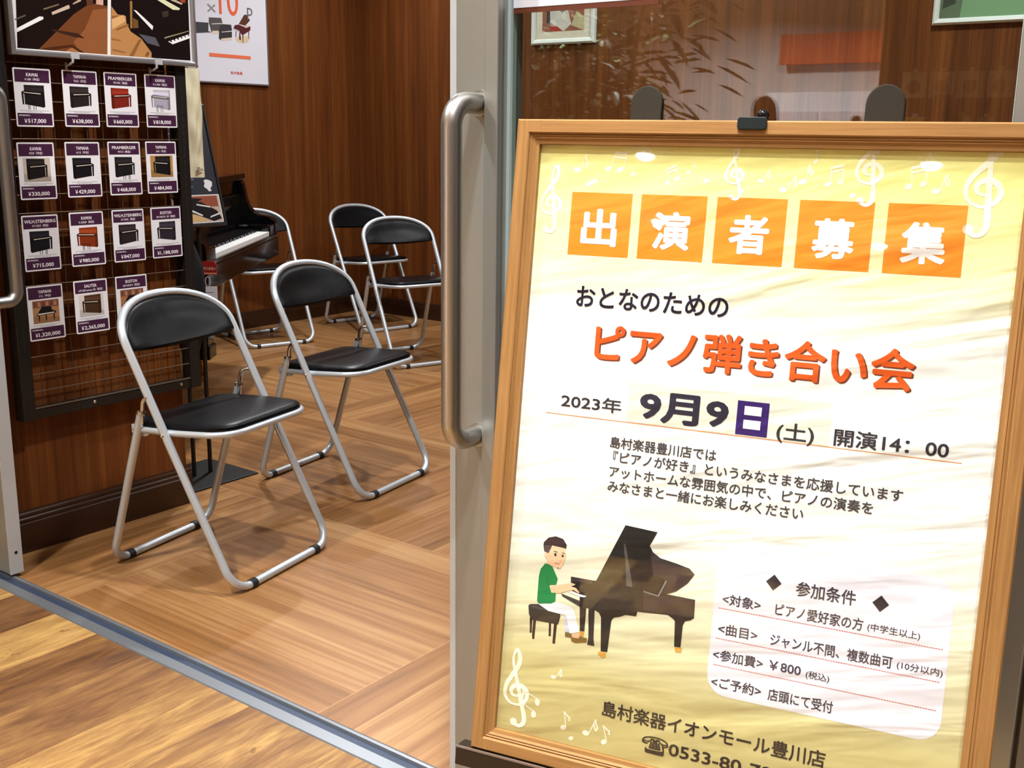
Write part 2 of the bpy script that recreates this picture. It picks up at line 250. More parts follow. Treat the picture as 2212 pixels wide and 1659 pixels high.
def mall_planks():
    m, k = newmat('mall_wood_vinyl', .5, .3); p = k.pos(); W = .187
    gx = k.math('DIVIDE', k.math('ADD', p[0], 2.085+40*W), W); cx = k.math('FLOOR', gx)
    off = k.white(k.comb(cx, 3., 1.)); gy = k.math('ADD', k.math('DIVIDE', p[1], 1.25), k.math('MULTIPLY', off, 5.)); cy = k.math('FLOOR', gy)
    rnd = k.white(k.comb(cx, cy, 5.))
    v = k.comb(k.math('MULTIPLY', p[0], 15.), k.math('ADD', k.math('MULTIPLY', p[1], 2.2), k.math('MULTIPLY', rnd, 40.)), k.math('MULTIPLY', rnd, 9.))
    g = k.noise(v, 1., 7., .62, 1.2)
    v2 = k.comb(k.math('MULTIPLY', p[0], 70.), k.math('ADD', k.math('MULTIPLY', p[1], 9.), k.math('MULTIPLY', rnd, 13.)), 0.)
    g2 = k.noise(v2, 1., 5., .7, .8)
    v3 = k.comb(k.math('MULTIPLY', p[0], 4.), k.math('ADD', k.math('MULTIPLY', p[1], 1.1), k.math('MULTIPLY', rnd, 23.)), 7.)
    g3 = k.noise(v3, 1., 4., .6, 1.5)
    f = k.math('ADD', k.math('ADD', k.math('MULTIPLY', g, .42), k.math('MULTIPLY', g2, .24)), k.math('ADD', k.math('MULTIPLY', rnd, .28), k.math('MULTIPLY', g3, .19)))
    col = k.ramp(f, [(.36, (66, 40, 22)), (.46, (102, 68, 38)), (.55, (126, 90, 50)), (.64, (160, 124, 70)), (.74, (184, 150, 90))])
    kn = k.noise(k.comb(k.math('MULTIPLY', p[0], 22.), k.math('MULTIPLY', p[1], 12.), rnd), 1., 3., .6, .4)
    col = k.mix(k.math('MULTIPLY', k.math('GREATER_THAN', kn, .69), .55), col, srgb((86, 50, 28)))
    fr = k.math('ABSOLUTE', k.math('SUBTRACT', k.math('FRACT', k.math('ADD', gx, .5)), .5)); fr2 = k.math('ABSOLUTE', k.math('SUBTRACT', k.math('FRACT', k.math('ADD', gy, .5)), .5))
    joint = k.math('MAXIMUM', k.math('LESS_THAN', fr, .006), k.math('LESS_THAN', fr2, .0009))
    col = k.mix(k.math('MULTIPLY', joint, .7), col, srgb((96, 60, 34)))
    k.put(k.b.inputs['Base Color'], col); k.t.links.new(k.bump(g2, .25, .0006), k.b.inputs['Normal'])
    return m
def veneer(name, dark, mid, light, rough=.5):
    m, k = newmat(name, rough, .18); p = k.pos(); a = k.math('ADD', p[0], p[1])
    g = k.noise(k.comb(k.math('MULTIPLY', a, 16.), k.math('MULTIPLY', p[2], .28), 0.), 1., 4., .62, .15)
    g2 = k.noise(k.comb(k.math('MULTIPLY', a, 120.), k.math('MULTIPLY', p[2], 2.6), 4.), 1., 3., .6)
    f = k.math('ADD', k.math('MULTIPLY', g, .64), k.math('MULTIPLY', g2, .36))
    k.put(k.b.inputs['Base Color'], k.ramp(f, [(.33, dark), (.5, mid), (.68, light)]))
    return m
def wood_frame():
    m, k = newmat('oak_print_frame', .5, .2); p = k.pos()
    # grain runs along each moulding: uprights along z, rails along x
    side = k.math('GREATER_THAN', k.math('ABSOLUTE', p[0]), .289)
    inv = k.math('SUBTRACT', 1., side)
    a = k.math('ADD', k.math('MULTIPLY', p[0], side), k.math('MULTIPLY', p[2], inv)); l = k.math('ADD', k.math('MULTIPLY', p[2], side), k.math('MULTIPLY', p[0], inv))
    g = k.noise(k.comb(k.math('MULTIPLY', a, 260.), k.math('MULTIPLY', l, 7.), p[1]), 1., 4., .6, .5)
    k.put(k.b.inputs['Base Color'], k.ramp(g, [(.3, (134, 97, 54)), (.52, (148, 108, 62)), (.72, (160, 119, 71))]))
    return m
M_VEN = veneer('brown_veneer', (72, 38, 14), (101, 55, 22), (126, 74, 32))
M_BASE = P('dark_skirting', (52, 28, 15), .3, spec=.5)
M_ALU = P('anodised_aluminium', (92, 106, 119), .5, .2)
M_ALUL = P('bright_aluminium', (190, 196, 200), .45, .3)
M_STILE = P('stile_aluminium', (156, 157, 151), .38, .6)
M_STEEL = P('brushed_steel', (186, 184, 180), .36, 1.)
M_GASK = P('gasket_grey_green', (165, 180, 178), .5)
M_BLK = P('black_metal', (18, 17, 16), .45)
M_WHITE = P('white_paint', (228, 226, 222), .7, spec=.3)
M_DARK = P('dark_void', (14, 13, 12), .8)
def glass_mat(name, tint=(244, 249, 246), rough=0., f=1.5):
    m = bpy.data.materials.new(name); m.use_nodes = True; t = m.node_tree; t.nodes.remove(t.nodes['Principled BSDF'])
    a = t.nodes.new('ShaderNodeBsdfTransparent'); a.inputs[0].default_value = srgb(tint)
    g = t.nodes.new('ShaderNodeBsdfGlossy'); g.inputs['Roughness'].default_value = rough; g.inputs[0].default_value = (1, 1, 1, 1)
    fr = t.nodes.new('ShaderNodeFresnel'); ge = t.nodes.new('ShaderNodeNewGeometry'); pw = t.nodes.new('ShaderNodeMath'); pw.operation = 'POWER'; ml = t.nodes.new('ShaderNodeMath'); ml.operation = 'MULTIPLY_ADD'
    # thin pane: same reflectance on the way in and on the way out
    t.links.new(ge.outputs['Backfacing'], ml.inputs[0]); ml.inputs[1].default_value = -2; ml.inputs[2].default_value = 1
    pw.inputs[0].default_value = f; t.links.new(ml.outputs[0], pw.inputs[1]); t.links.new(pw.outputs[0], fr.inputs[0])
    mx = t.nodes.new('ShaderNodeMixShader'); t.links.new(fr.outputs[0], mx.inputs[0]); t.links.new(a.outputs[0], mx.inputs[1]); t.links.new(g.outputs[0], mx.inputs[2])
    t.links.new(mx.outputs[0], t.nodes['Material Output'].inputs[0]); m['nt'] = 1; return m
M_GLASS = glass_mat('door_glass')

# ------------------------------------------------------------------ the setting
def sbox(name, a, b, mat, bevel=0.): return struct(MB().box(a, b, mat).build(name, bevel=bevel))
sbox('floor', (-5.36, 1.445, -.08), (3, 5.43, 0), parquet())
sbox('floor_mall', (-7, -7, -.08), (5, 1.375, 0), mall_planks())
sbox('ceiling', (-5.36, 1.39, CEIL), (3, 5.43, CEIL+.1), M_WHITE)
sbox('ceiling_mall', (-7, -7, CEIL), (5, 1.39, CEIL+.1), M_WHITE)
sbox('wall_back', (-5.46, 5.43, -.08), (3, 5.53, CEIL), M_VEN)
sbox('wall_left', (-5.46, 1.5, -.08), (-5.36, 5.43, CEIL), M_VEN)
sbox('wall_right', (3, 1.5, -.08), (3.1, 5.53, CEIL), M_VEN)
sbox('wall_partition', (-3.03, 1.49, 0), (-2.911, 2.125, CEIL), M_VEN)
sbox('wall_front', (-5.46, 1.47, -.08), (-3.03, 1.5, CEIL), M_VEN)
sbox('wall_mall_dark', (-2.35, -7.1, -.08), (5, -7, CEIL), P('mall_darkened_wall', (70, 62, 58), .7))  # unseen stretch made dark to keep mirrored wash off the poster
sbox('wall_mall', (-7, -7.1, -.08), (-2.35, -7, CEIL), P('mall_far_wall', (215, 205, 200), .7))
# skirting boards, moulded: plain face, then two rounded beads
def skirting(name, p0, p1, out, h=.122):
    prof = [(0, 0), (.013, 0), (.013, h*.70), (.0105, h*.73), (.0125, h*.77), (.0125, h*.82), (.009, h*.85), (.011, h*.89), (.0105, h*.94), (.006, h*.97), (.006, h), (0, h)]
    d = Vector((p1[0]-p0[0], p1[1]-p0[1], 0)); L = d.length; d.normalize(); o = Vector(out)
    mb = MB(); mb.prism(prof, lambda x, y, k: Vector((p0[0], p0[1], 0)) + o*x + Vector((0, 0, y)) + d*k, 0, L, M_BASE)
    return struct(mb.build(name, smooth=False))
skirting('baseboard_partition', (-2.911, 1.49), (-2.911, 2.138), (1, 0, 0), .124)
skirting('baseboard_partition_end', (-2.911, 2.125), (-3.03, 2.125), (0, 1, 0), .124)
skirting('baseboard_left', (-5.36, 5.43), (-5.36, 1.5), (1, 0, 0), .108)
skirting('baseboard_back', (-5.36, 5.43), (3, 5.43), (0, -1, 0), .108)
# aluminium door track set in the floor, with its dark groove
mb = MB(); L0, L1 = -3.9, .6
prof = [(1.375, 0), (1.377, .003), (1.404, .004), (1.4055, -.003), (1.4285, -.003), (1.430, .004), (1.4365, .005), (1.445, .001), (1.445, -.03), (1.375, -.03)]
mb.prism(prof, lambda x, y, d: (d, x, y), L0, L1, P('track_aluminium', (128, 132, 136), .4, .6))
o = struct(mb.build('trim_1'))
struct(MB().box((L0, 1.4058, -.0029), (L1, 1.4282, -.0019), P('groove_blue_grey', (42, 54, 74), .5)).build('trim_groove', o))

# right door leaf: a broad stile with a pull handle, glass, far stile, rails
d2 = bpy.data.objects.new('door_2', None); C.objects.link(d2); struct(d2); d2['label'] = 'glazed sliding door leaf standing behind the poster'
Y0, Y1 = 1.400, 1.465; HD = 2.25
MB().box((-1.160, Y0, .014), (-1.076, Y1, HD), M_STILE).build('stile', d2, bevel=.0015)
MB().box((-1.0925, 1.386, .014), (-1.066, Y0-.0002, HD), M_STILE).build('stile_cover', d2, bevel=.0015)
MB().box((-1.1745, Y0+.001, .014), (-1.161, Y1-.012, HD), M_ALUL).build('edge_strip', d2, bevel=.001, label='pale edge strip')
MB().box((-1.1608, Y0+.004, .014), (-1.1602, Y1-.004, HD), M_BLK).build('edge_seal', d2)
MB().box((-.318, Y0, .014), (-.235, Y1, HD), M_STILE).build('stile', d2, bevel=.0015)
MB().box((-1.076, Y0, .014), (-.318, Y1, .105), M_STILE).build('bottom_rail', d2, bevel=.0015)
MB().box((-1.076, Y0, HD-.08), (-.318, Y1, HD), M_STILE).build('top_rail', d2, bevel=.0015)
for xa, xb in ((-1.076, -1.070), (-.324, -.318)):
    MB().box((xa, 1.424, .105), (xb, 1.440, HD-.08), M_GASK).build('gasket', d2, label='pale grey-green glazing gasket')
MB().box((-1.0695, 1.4295, .105), (-.3245, 1.4355, HD-.08), M_GLASS).build('glass_pane', d2)
def pull_handle(parent, x, yb, z0, z1, out, mat=M_STEEL, r=.0165, name='pull_handle'):
    p = round_path([(x, yb, z0), (x, yb+out, z0), (x, yb+out, z1), (x, yb, z1)], .062, 12)
    h = MB().tube(p, r, mat, 20).build(name, parent, smooth=True)
    mb = MB()
    for z in (z0, z1):
        mb.tube([(x, yb-.0005*math.copysign(1, out), z), (x, yb+.004*math.copysign(1, out), z)], r+.004, mat, 24)
    mb.build('mounting_collar', h, smooth=True); return h
pull_handle(d2, -1.110, Y0, .704, 1.247, -.072)
# left door leaf, slid open
d1 = bpy.data.objects.new('door_1', None); C.objects.link(d1); struct(d1); d1['label'] = 'glazed sliding door leaf at the left edge'
XL = -2.752
MB().box((XL-.085, 1.424, .012), (XL-.003, 1.462, HD), M_STILE).build('stile', d1, bevel=.0015)
eb = MB().box((XL-.003, 1.4245, .012), (XL, 1.4615, HD), M_ALUL).build('edge_strip', d1, label='pale edge strip')
MB().tube([(XL-.0005, 1.444, .072), (XL+.0006, 1.444, .072)], .0045, M_BLK, 14).build('screw_hole', eb)
MB().box((XL-1.0, 1.424, .012), (XL-.085, 1.462, .10), M_STILE).build('bottom_rail', d1)
MB().box((XL-1.0, 1.440, .10), (XL-.085, 1.446, HD), M_GLASS).build('glass_pane', d1)
pull_handle(d1, -2.775, 1.462, .752, 1.30, .062, r=.0165)
# header above the door line and a wall to the right of it
sbox('trim_2', (-5.4, 1.39, HD+.01), (3, 1.47, CEIL), M_STILE)
sbox('wall_front_right', (-.228, 1.40, 0), (3.1, 1.465, HD+.01), P('grey_panel', (120, 112, 100), .5))

# ------------------------------------------------------------------ downlights
def downlight(x, y, power, beam, lab, grp, col=(.97, .98, 1)):
    t = thing('ceiling_downlight', lab, 'ceiling light', (x, y, CEIL), 0, grp)
    mb = MB(); mb.lathe([(.062, -.0005), (.078, -.0005), (.078, -.006), (.062, -.009), (.058, -.004)], M_WHITE, 28); mb.build('trim_ring', t, smooth=True)
    drop = .034 if y < -3.5 and abs(x) < 2 else .002     # far lenses bulged and brightened so the poster cover mirrors them as spots
    pr = [(.0579*math.cos(R(a)), -.001-drop*math.sin(R(a))) for a in (0, 20, 40, 60, 80)]
    MB().lathe(pr, P('lamp_lens_boosted', (255, 250, 240), .4, emit=(250, 250, 255), es=45.) if drop > .01 else P('lamp_lens', (255, 250, 240), .4, emit=(255, 250, 240), es=6.), 28).build('lamp_lens', t, smooth=True)
    l = bpy.data.objects.new('downlight_bulb', lamp(power, col, beam)); C.objects.link(l); l.parent = t; l.location = (0, 0, -.012-drop)
for x, y, p, b in ROOM_LIGHTS: downlight(x, y, p, b, 'unseen round recessed downlight in the ceiling of the piano room', 'downlights of the piano room')
for x, y, p, b in MALL_LIGHTS: downlight(x, y, p, b, 'round recessed downlight in the ceiling outside the glass doors, some added as fill', 'downlights of the mall aisle', (.975, .985, 1))
# ------------------------------------------------------------------ folding chairs
M_TUBE = P('silver_painted_tube', (200, 207, 212), .34, .5)
M_CHR = P('chrome', (215, 208, 200), .12, 1.)
M_RUB = P('black_rubber', (16, 16, 17), .6)
def vinyl():
    m, k = newmat('black_vinyl', .36, .15); p = k.pos()
    k.b.inputs['Base Color'].default_value = srgb((6, 7, 9))
    n = k.noise(k.comb(p[0], p[1], p[2]), 7., 3., .5); n2 = k.noise(k.comb(p[0], p[1], p[2]), 420., 2., .5)
    nd = k.bump(n, .5, .006); b2 = k.n('ShaderNodeBump'); b2.inputs['Strength'].default_value = .12; b2.inputs['Distance'].default_value = .0004
    k.t.links.new(n2, b2.inputs['Height']); k.t.links.new(nd, b2.inputs['Normal']); k.t.links.new(b2.outputs[0], k.b.inputs['Normal'])
    return m
M_VIN = vinyl()
W_ = .212; YF, YT, ZT = .2473, -.1362, .75
def leg_y(z): return YF + (YT-YF)*z/ZT
def back_y(x, z):
    b = max(0., min(1., (z-.58)/.12)); b = b*b*(3-2*b)
    return leg_y(z) - .030*b*(1-(x/W_)**2) + .0
def make_chair(label, group):
    t = thing('folding_chair', label, 'chair', (0, 0, 0), 0, group)
    # front frame: one bent tube - foot bar, two long legs, arched back
    foot = round_path([(W_, leg_y(.40), .40), (W_, YF, .0115), (-W_, YF, .0115), (-W_, leg_y(.40), .40)], .062, 9)
    z0 = .645; top = .7635; n = 26; arch = []
    for i in range(n+1):
        a = math.pi*i/n; ca, sa = math.cos(a), math.sin(a)
        x = W_*math.copysign(abs(ca)**(2/2.25), ca); z = z0 + (top-.011-z0)*abs(sa)**(2/2.25)
        arch.append((x, z))
    pts = list(foot)
    left = [Vector((-W_, leg_y(z), z)) for z in (.45, .50, .55, .60)]
    pts += left + [Vector((x, back_y(x, z), z)) for x, z in reversed(arch)]
    pts += [Vector((W_, leg_y(z), z)) for z in (.60, .55, .50, .45)]
    MB().tube(pts, .0112, M_TUBE, 14, closed=True).build('front_frame', t, smooth=True)
    # rear frame
    yr, wr = -.1987, .199; ytop, ztop = -.0575, .462
    p = round_path([(wr, ytop, ztop), (wr, yr, .0115), (-wr, yr, .0115), (-wr, ytop, ztop)], .058, 9)
    rf = MB().tube(p, .0112, M_TUBE, 14).build('rear_frame', t, smooth=True)
    for s in (-1, 1):
        MB().tube([(s*wr, ytop+.0011, ztop-.004), (s*wr, ytop+.0002, ztop+.004)], .0122, M_CHR, 16).build('tube_cap', rf, smooth=True)
        hz = .512; hy = leg_y(hz)
        lk = round_path([(s*wr, ytop, ztop-.03), (s*wr, ytop+.008, ztop+.028), (s*(wr-.002), hy-.026, hz-.004), (s*(W_-.002), hy-.003, hz)], .022, 6)
        lo = MB().tube(lk, .0062, M_CHR, 12).build('hinge_link', t, smooth=True)
        MB().ball((s*(W_+.0115), hy, hz), .0042, M_CHR, 6).build('rivet', lo, smooth=True)
    # rubber sleeves on the foot bars
    for y, xs in ((YF, .140), (yr, .134)):
        for s in (-1, 1):
            MB().tube([(s*xs-.010, y, .0115), (s*xs+.010, y, .0115)], .0141, M_RUB, 16).build('rubber_foot', t, smooth=True)
    # seat
    def sz(y): return .4105 + .0175*(y+.13)/.35
    def outline(g=0.):
        return round_path_closed([(.176-g, .2176-g), (-.176+g, .2176-g), (-.196+g, .06), (-.189+g, -.115+g), (.189-g, -.115+g), (.196-g, .06)], [.075-g*.6, .075-g*.6, .3, .04, .04, .3])
    ring = outline(0.)
    sf = MB().tube([(x, y, sz(y)-.002) for x, y in ring], [.0088]*len(ring), M_TUBE, 12, closed=True).build('seat_frame', t, smooth=True)
    for s in (-1, 1):
        mb = MB(); q = [(-.150, .418), (-.115, .424), (-.092, .412), (-.088, .398), (-.1, .390), (-.128, .388), (-.150, .395)]
        mb.prism(q, lambda a, b, d: (d, a+.045, b+.004), s*.186, s*.1895, M_TUBE); mb.build('seat_bracket', t, bevel=.0008)
        MB().ball((s*(W_+.0112), leg_y(.4145), .4145), .0052, M_CHR, 6).build('pivot_rivet', sf, smooth=True)
        MB().tube([(s*.190, leg_y(.4145), .4145), (s*(W_+.004), leg_y(.4145), .4145)], .005, M_CHR, 10).build('pivot_pin', sf, smooth=True)
    mb = MB(); rings = []
    for g, dz in ((.004, .0035), (.0015, .010), (.003, .016), (.010, .021), (.026, .0245), (.060, .0265), (.100, .027)):
        rings.append([(x, y, sz(y)+dz) for x, y in shrink(ring, g)])
    loft(mb, rings, M_VIN); mb.build('seat_pad', t, smooth=True)
    # back pad: fills the arch, bulged forward, wraps a little over the sides
    mb = MB(); cols = 25; rows = 13; grid = {}
    def pad(x, v, side):
        xr = min(.9999, abs(x)/W_); ztop = z0 + (top-.011-z0)*(1-xr**2.25)**(1/2.25) - .004
        zb = .628 - .010*(1-xr**2); z = zb + (ztop-zb)*v
        e = (1-(2*v-1)**6)**.5 * (1-xr**8)**.5
        return (x*.975, back_y(x*.975, z) + side*(.0035+.0125*e), z)
    vs = []; fs = []
    for side in (1, -1):
        for i in range(cols+1):
            for j in range(rows+1): vs.append(pad(W_*.985*math.sin(math.pi/2*(2*i/cols-1)), j/rows, side))
    K = (cols+1)*(rows+1); q = lambda s, i, j: s*K + i*(rows+1) + j
    for s in (0, 1):
        for i in range(cols):
            for j in range(rows):
                f = (q(s, i, j), q(s, i+1, j), q(s, i+1, j+1), q(s, i, j+1)); fs.append(f if s == 0 else f[::-1])
    for i in range(cols):
        fs.append((q(0, i, 0), q(1, i, 0), q(1, i+1, 0), q(0, i+1, 0))); fs.append((q(0, i, rows), q(0, i+1, rows), q(1, i+1, rows), q(1, i, rows)))
    for j in range(rows):
        fs.append((q(0, 0, j), q(0, 0, j+1), q(1, 0, j+1), q(1, 0, j))); fs.append((q(0, cols, j), q(1, cols, j), q(1, cols, j+1), q(0, cols, j+1)))
    mb.add(vs, fs, M_VIN); mb.build('back_pad', t, smooth=True)
    return t
def round_path_closed(pts, rads, n=7):
    out = []; N = len(pts)
    for i in range(N):
        a, b, c = Vector(pts[i-1]), Vector(pts[i]), Vector(pts[(i+1) % N]); r = rads[i]
        u = (a-b).normalized(); v = (c-b).normalized(); th = u.angle(v)
        if math.pi-th < .02: out.append(tuple(b)); continue
        d = min(r/math.tan(th/2), (a-b).length*.48, (c-b).length*.48); rr = d*math.tan(th/2)
        ctr = b + (u+v).normalized()*(rr/math.sin(th/2)); e0 = b+u*d-ctr; e1 = b+v*d-ctr; ang = e0.angle(e1)
        for k in range(n+1):
            s = k/n; out.append(tuple(ctr + (math.sin((1-s)*ang)*e0 + math.sin(s*ang)*e1)/math.sin(ang)))
    return out
def shrink(poly, g):
    cx = sum(p[0] for p in poly)/len(poly); cy = sum(p[1] for p in poly)/len(poly); out = []
    for x, y in poly:
        l = math.hypot(x-cx, y-cy); k = (l-g)/l; out.append((cx+(x-cx)*k, cy+(y-cy)*k))
    return out
def loft(mb, rings, mat):
    n = len(rings[0]); vs = [p for r in rings for p in r]; fs = []
    for i in range(len(rings)-1):
        for k in range(n): fs.append((i*n+k, i*n+(k+1) % n, (i+1)*n+(k+1) % n, (i+1)*n+k))
    fs.append(tuple(range(n-1, -1, -1))); fs.append(tuple((len(rings)-1)*n+k for k in range(n)))
    mb.add(vs, fs, mat)
def copy_tree(o, parent=None):
    c = o.copy(); C.objects.link(c); c.parent = parent
    for ch in list(o.children): copy_tree(ch, c)
    return c
CH = [(-2.468, 1.888, -79.2, 'silver and black folding chair nearest the entrance, in front of the price cards'),
      (-2.729, 2.646, -81.5, 'silver and black folding chair alone in mid-floor, facing right'),
      (-4.993, 4.240, -107.0, 'silver and black folding chair half hidden behind the grand piano'),
      (-4.876, 5.006, -101.8, 'farthest folding chair, close to the back corner of the wood walls'),
      (-3.975, 4.381, -108.4, 'folding chair at the back partly hidden by the door handle and pale door edge')]
first = make_chair(CH[0][3], 'folding chairs in the piano room')
chairs = [first]
for i, (x, y, a, lab) in enumerate(CH):
    o = first if i == 0 else copy_tree(first)
    o.location = (x, y, 0); o.rotation_euler = (0, 0, R(a)); o['label'] = lab
# ------------------------------------------------------------------ wire grid panel on the partition
M_RACK = P('rack_black_brown', (34, 30, 27), .42, .3)
M_WIRE = P('grid_wire', (96, 78, 62), .4, .6)
rk = thing('wire_grid_panel', 'black framed wire grid panel fixed to the wooden wall, holding the price cards', 'display rack', (-2.911, 1.86, .393))
RX, RY, RZ = -2.911, 1.86, .393
def rk_fn(x, y, z): return (x-RX, y-RY, z-RZ)
for ya, yb in ((1.563, 1.600), (2.131, 2.168)):
    mb = MB(); mb.box(rk_fn(-2.9105, ya, .393), rk_fn(-2.866, yb, 2.0), M_RACK); u = mb.build('upright', rk, bevel=.0015)
    mb = MB(); yc = (ya+yb)/2; z = .41
    while z < 1.99: mb.box(rk_fn(-2.8662, yc-.0018, z), rk_fn(-2.8656, yc+.0018, z+.0135), M_DARK); z += .0215
    mb.build('slots', u, label='row of narrow hook slots')
MB().box(rk_fn(-2.9105, 1.600, .395), rk_fn(-2.872, 2.131, .424), M_RACK).build('bottom_rail', rk, bevel=.002)
MB().box(rk_fn(-2.8745, 1.600, .4245), rk_fn(-2.8705, 2.131, .4285), P('rail_bead', (120, 112, 100), .35, .6)).build('rail_bead', rk)
mb = MB()
for y in (1.788, 2.096): mb.ball(rk_fn(-2.8715, y, .4115), .0055, M_CHR, 7, (.6, 1, 1))
mb.build('screws', rk, smooth=True)
mb = MB(); z = .474
while z < 1.95: mb.tube([rk_fn(-2.8725, 1.597, z), rk_fn(-2.8725, 2.134, z)], .0016, M_WIRE, 6); z += .0499
y = 1.629
while y < 2.11: mb.tube([rk_fn(-2.8755, y, .42), rk_fn(-2.8755, y, 1.97)], .0015, M_WIRE, 6); y += .0499
mb.build('wire_grid', rk, smooth=True)

# ------------------------------------------------------------------ price cards
PUR = flat((66, 34, 60), .35); CARDW = P('laminated_white', (232, 232, 236), .22, spec=.5); TXW = flat((238, 232, 236), .4); GREY = flat((150, 148, 152), .5)
def quad(mb, fn, d, mat, *pts): mb.poly([fn(x, y, d) for x, y in pts], mat)
def mini_upright(mb, fn, d, x0, y0, wd, ht, col, side=1, bench=False, keys=(214, 206, 190)):
    """printed picture of an upright piano; side = +1 shows its left end, -1 its right end"""
    c = lambda k: flat(tuple(min(255, int(v*k+8*(k > 1))) for v in col), .35)
    X = (lambda u: x0+u*wd) if side > 0 else (lambda u: x0+(1-u)*wd)
    Yv = lambda v: y0+v*ht
    q = lambda dd, m, *p: quad(mb, fn, d+dd, m, *[(X(a), Yv(b)) for a, b in p])
    q(0, c(.75), (0, .03), (.08, -.02), (.14, .0), (.14, .98), (.0, 1.0))
    q(.00003, c(1), (.13, .0), (1-.12, .12), (1-.12, .99), (0.0, 1.0), (.05, .5), (.13, .45))
    q(.00006, c(1.5), (.10, .93), (1-.14, .97), (1-.14, .985), (.10, .95))
    q(.00006, c(1.25), (.06, .70), (1-.12, .74), (1-.12, .90), (.06, .88))
    q(.00009, c(.6), (.02, .50), (1-.02, .58), (1, .64), (1, .68), (1-.12, .74), (.04, .62))
    q(.00012, flat(keys), (.16, .585), (1-.08, .645), (1-.09, .675), (.18, .625))
    q(.00009, c(.7), (1-.09, .10), (1-.02, .12), (1-.0, .62), (1-.06, .60))
    q(.00012, c(1.3), (1-.085, .14), (1-.065, .14), (1-.065, .56), (1-.085, .55))
    if bench:
        q(.00014, c(.8), (.38, .14), (.72, .18), (.74, .24), (.40, .2))
        for a in (.4, .5, .66, .72): q(.00014, c(.5), (a, -.12), (a+.025, -.12), (a+.025, .18), (a, .16))
def mini_grand(mb, fn, d, x0, y0, wd, ht, col):
    q = lambda dd, m, *p: quad(mb, fn, d+dd, m, *[(x0+a*wd, y0+b*ht) for a, b in p])
    c = flat(col); k = flat(tuple(v//2 for v in col))
    q(0, c, (.0, .42), (.05, .40), (.95, .46), (1, .56), (.95, .62), (.8, .7), (.2, .66), (.05, .56))
    q(.00003, k, (.1, .62), (.3, .98), (.75, .95), (.8, .66))
    q(.00006, flat((225, 220, 210)), (.07, .45), (.9, .50), (.9, .56), (.07, .53))
    for a in (.1, .45, .85): q(.00003, k, (a, .05), (a+.05, .05), (a+.06, .45), (a-.01, .43))
CARDS = [  # row, column y0, top z, maker, model, price, label bits, picture
 (1.6165, 1.3585, 'KAWAI', 'K-200（中古）', '517,000', 'black upright piano', ('u', (30, 24, 26), -1, True, None)),
 (1.7585, 1.3600, 'YAMAHA', 'YU11（中古）', '638,000', 'dark upright piano', ('u', (40, 32, 32), 1, False, None)),
 (1.8880, 1.3610, 'PRAMBERGER', 'PV118C（新品）', '660,000', 'red-brown upright piano', ('u', (120, 36, 24), 1, False, None)),
 (2.0225, 1.3620, 'KAWAI', 'K-114SX（新品）', '818,000', 'pale grey upright piano with bench', ('u', (168, 164, 178), -1, True, None)),
 (1.6100, 1.1635, 'KAWAI', 'KS2F（中古）', '330,000', 'black upright piano on a pale floor', ('p', (30, 26, 26), 1, False, (196, 182, 168))),
 (1.7510, 1.1650, 'YAMAHA', 'b113（中古）', '429,000', 'glossy black upright piano', ('u', (24, 22, 26), 1, False, None)),
 (1.8855, 1.1665, 'PRAMBERGER', 'PV115（新品）', '468,000', 'black upright piano with bench legs', ('u', (30, 28, 30), 1, True, None)),
 (2.0125, 1.1675, 'YAMAHA', 'UX1（中古）', '484,000', 'black upright piano on a wooden floor', ('p', (26, 24, 26), -1, False, (176, 134, 74))),
 (1.6055, .9675, 'WILH.STEINBERG', 'AT118DC（新品）', '715,000', 'black upright piano and black bench', ('u', (26, 26, 32), 1, True, None)),
 (1.7475, .9695, 'KAWAI', 'K-300SF（新品）', '980,000', 'orange-brown upright piano', ('u', (128, 52, 24), -1, True, None)),
 (1.8840, .9705, 'WILH.STEINBERG', 'AT123KL（新品）', '847,000', 'dark brown upright piano', ('u', (44, 34, 36), 1, False, None)),
 (2.0165, .9720, 'BOSTON', 'UP118E PE／EP（新品）', '1,188,000', 'dark upright piano turned to the left', ('u', (44, 40, 50), -1, False, None)),
 (1.6025, .7725, 'YAMAHA', 'C1L（中古）', '1,320,000', 'black grand piano in a shop', ('g', (28, 22, 22), 1, False, (170, 124, 84))),
 (1.7450, .7745, 'SAUTER', 'UP122Premiere M2（新品）', '2,365,000', 'brown upright piano by white wall', ('p', (70, 46, 30), -1, False, (214, 206, 200))),
 (1.8810, .7750, 'BOSTON', 'GP156PE-II（新品）', None, 'grand piano, behind a chair back', ('g', (60, 36, 24), 1, False, (168, 112, 66)))]
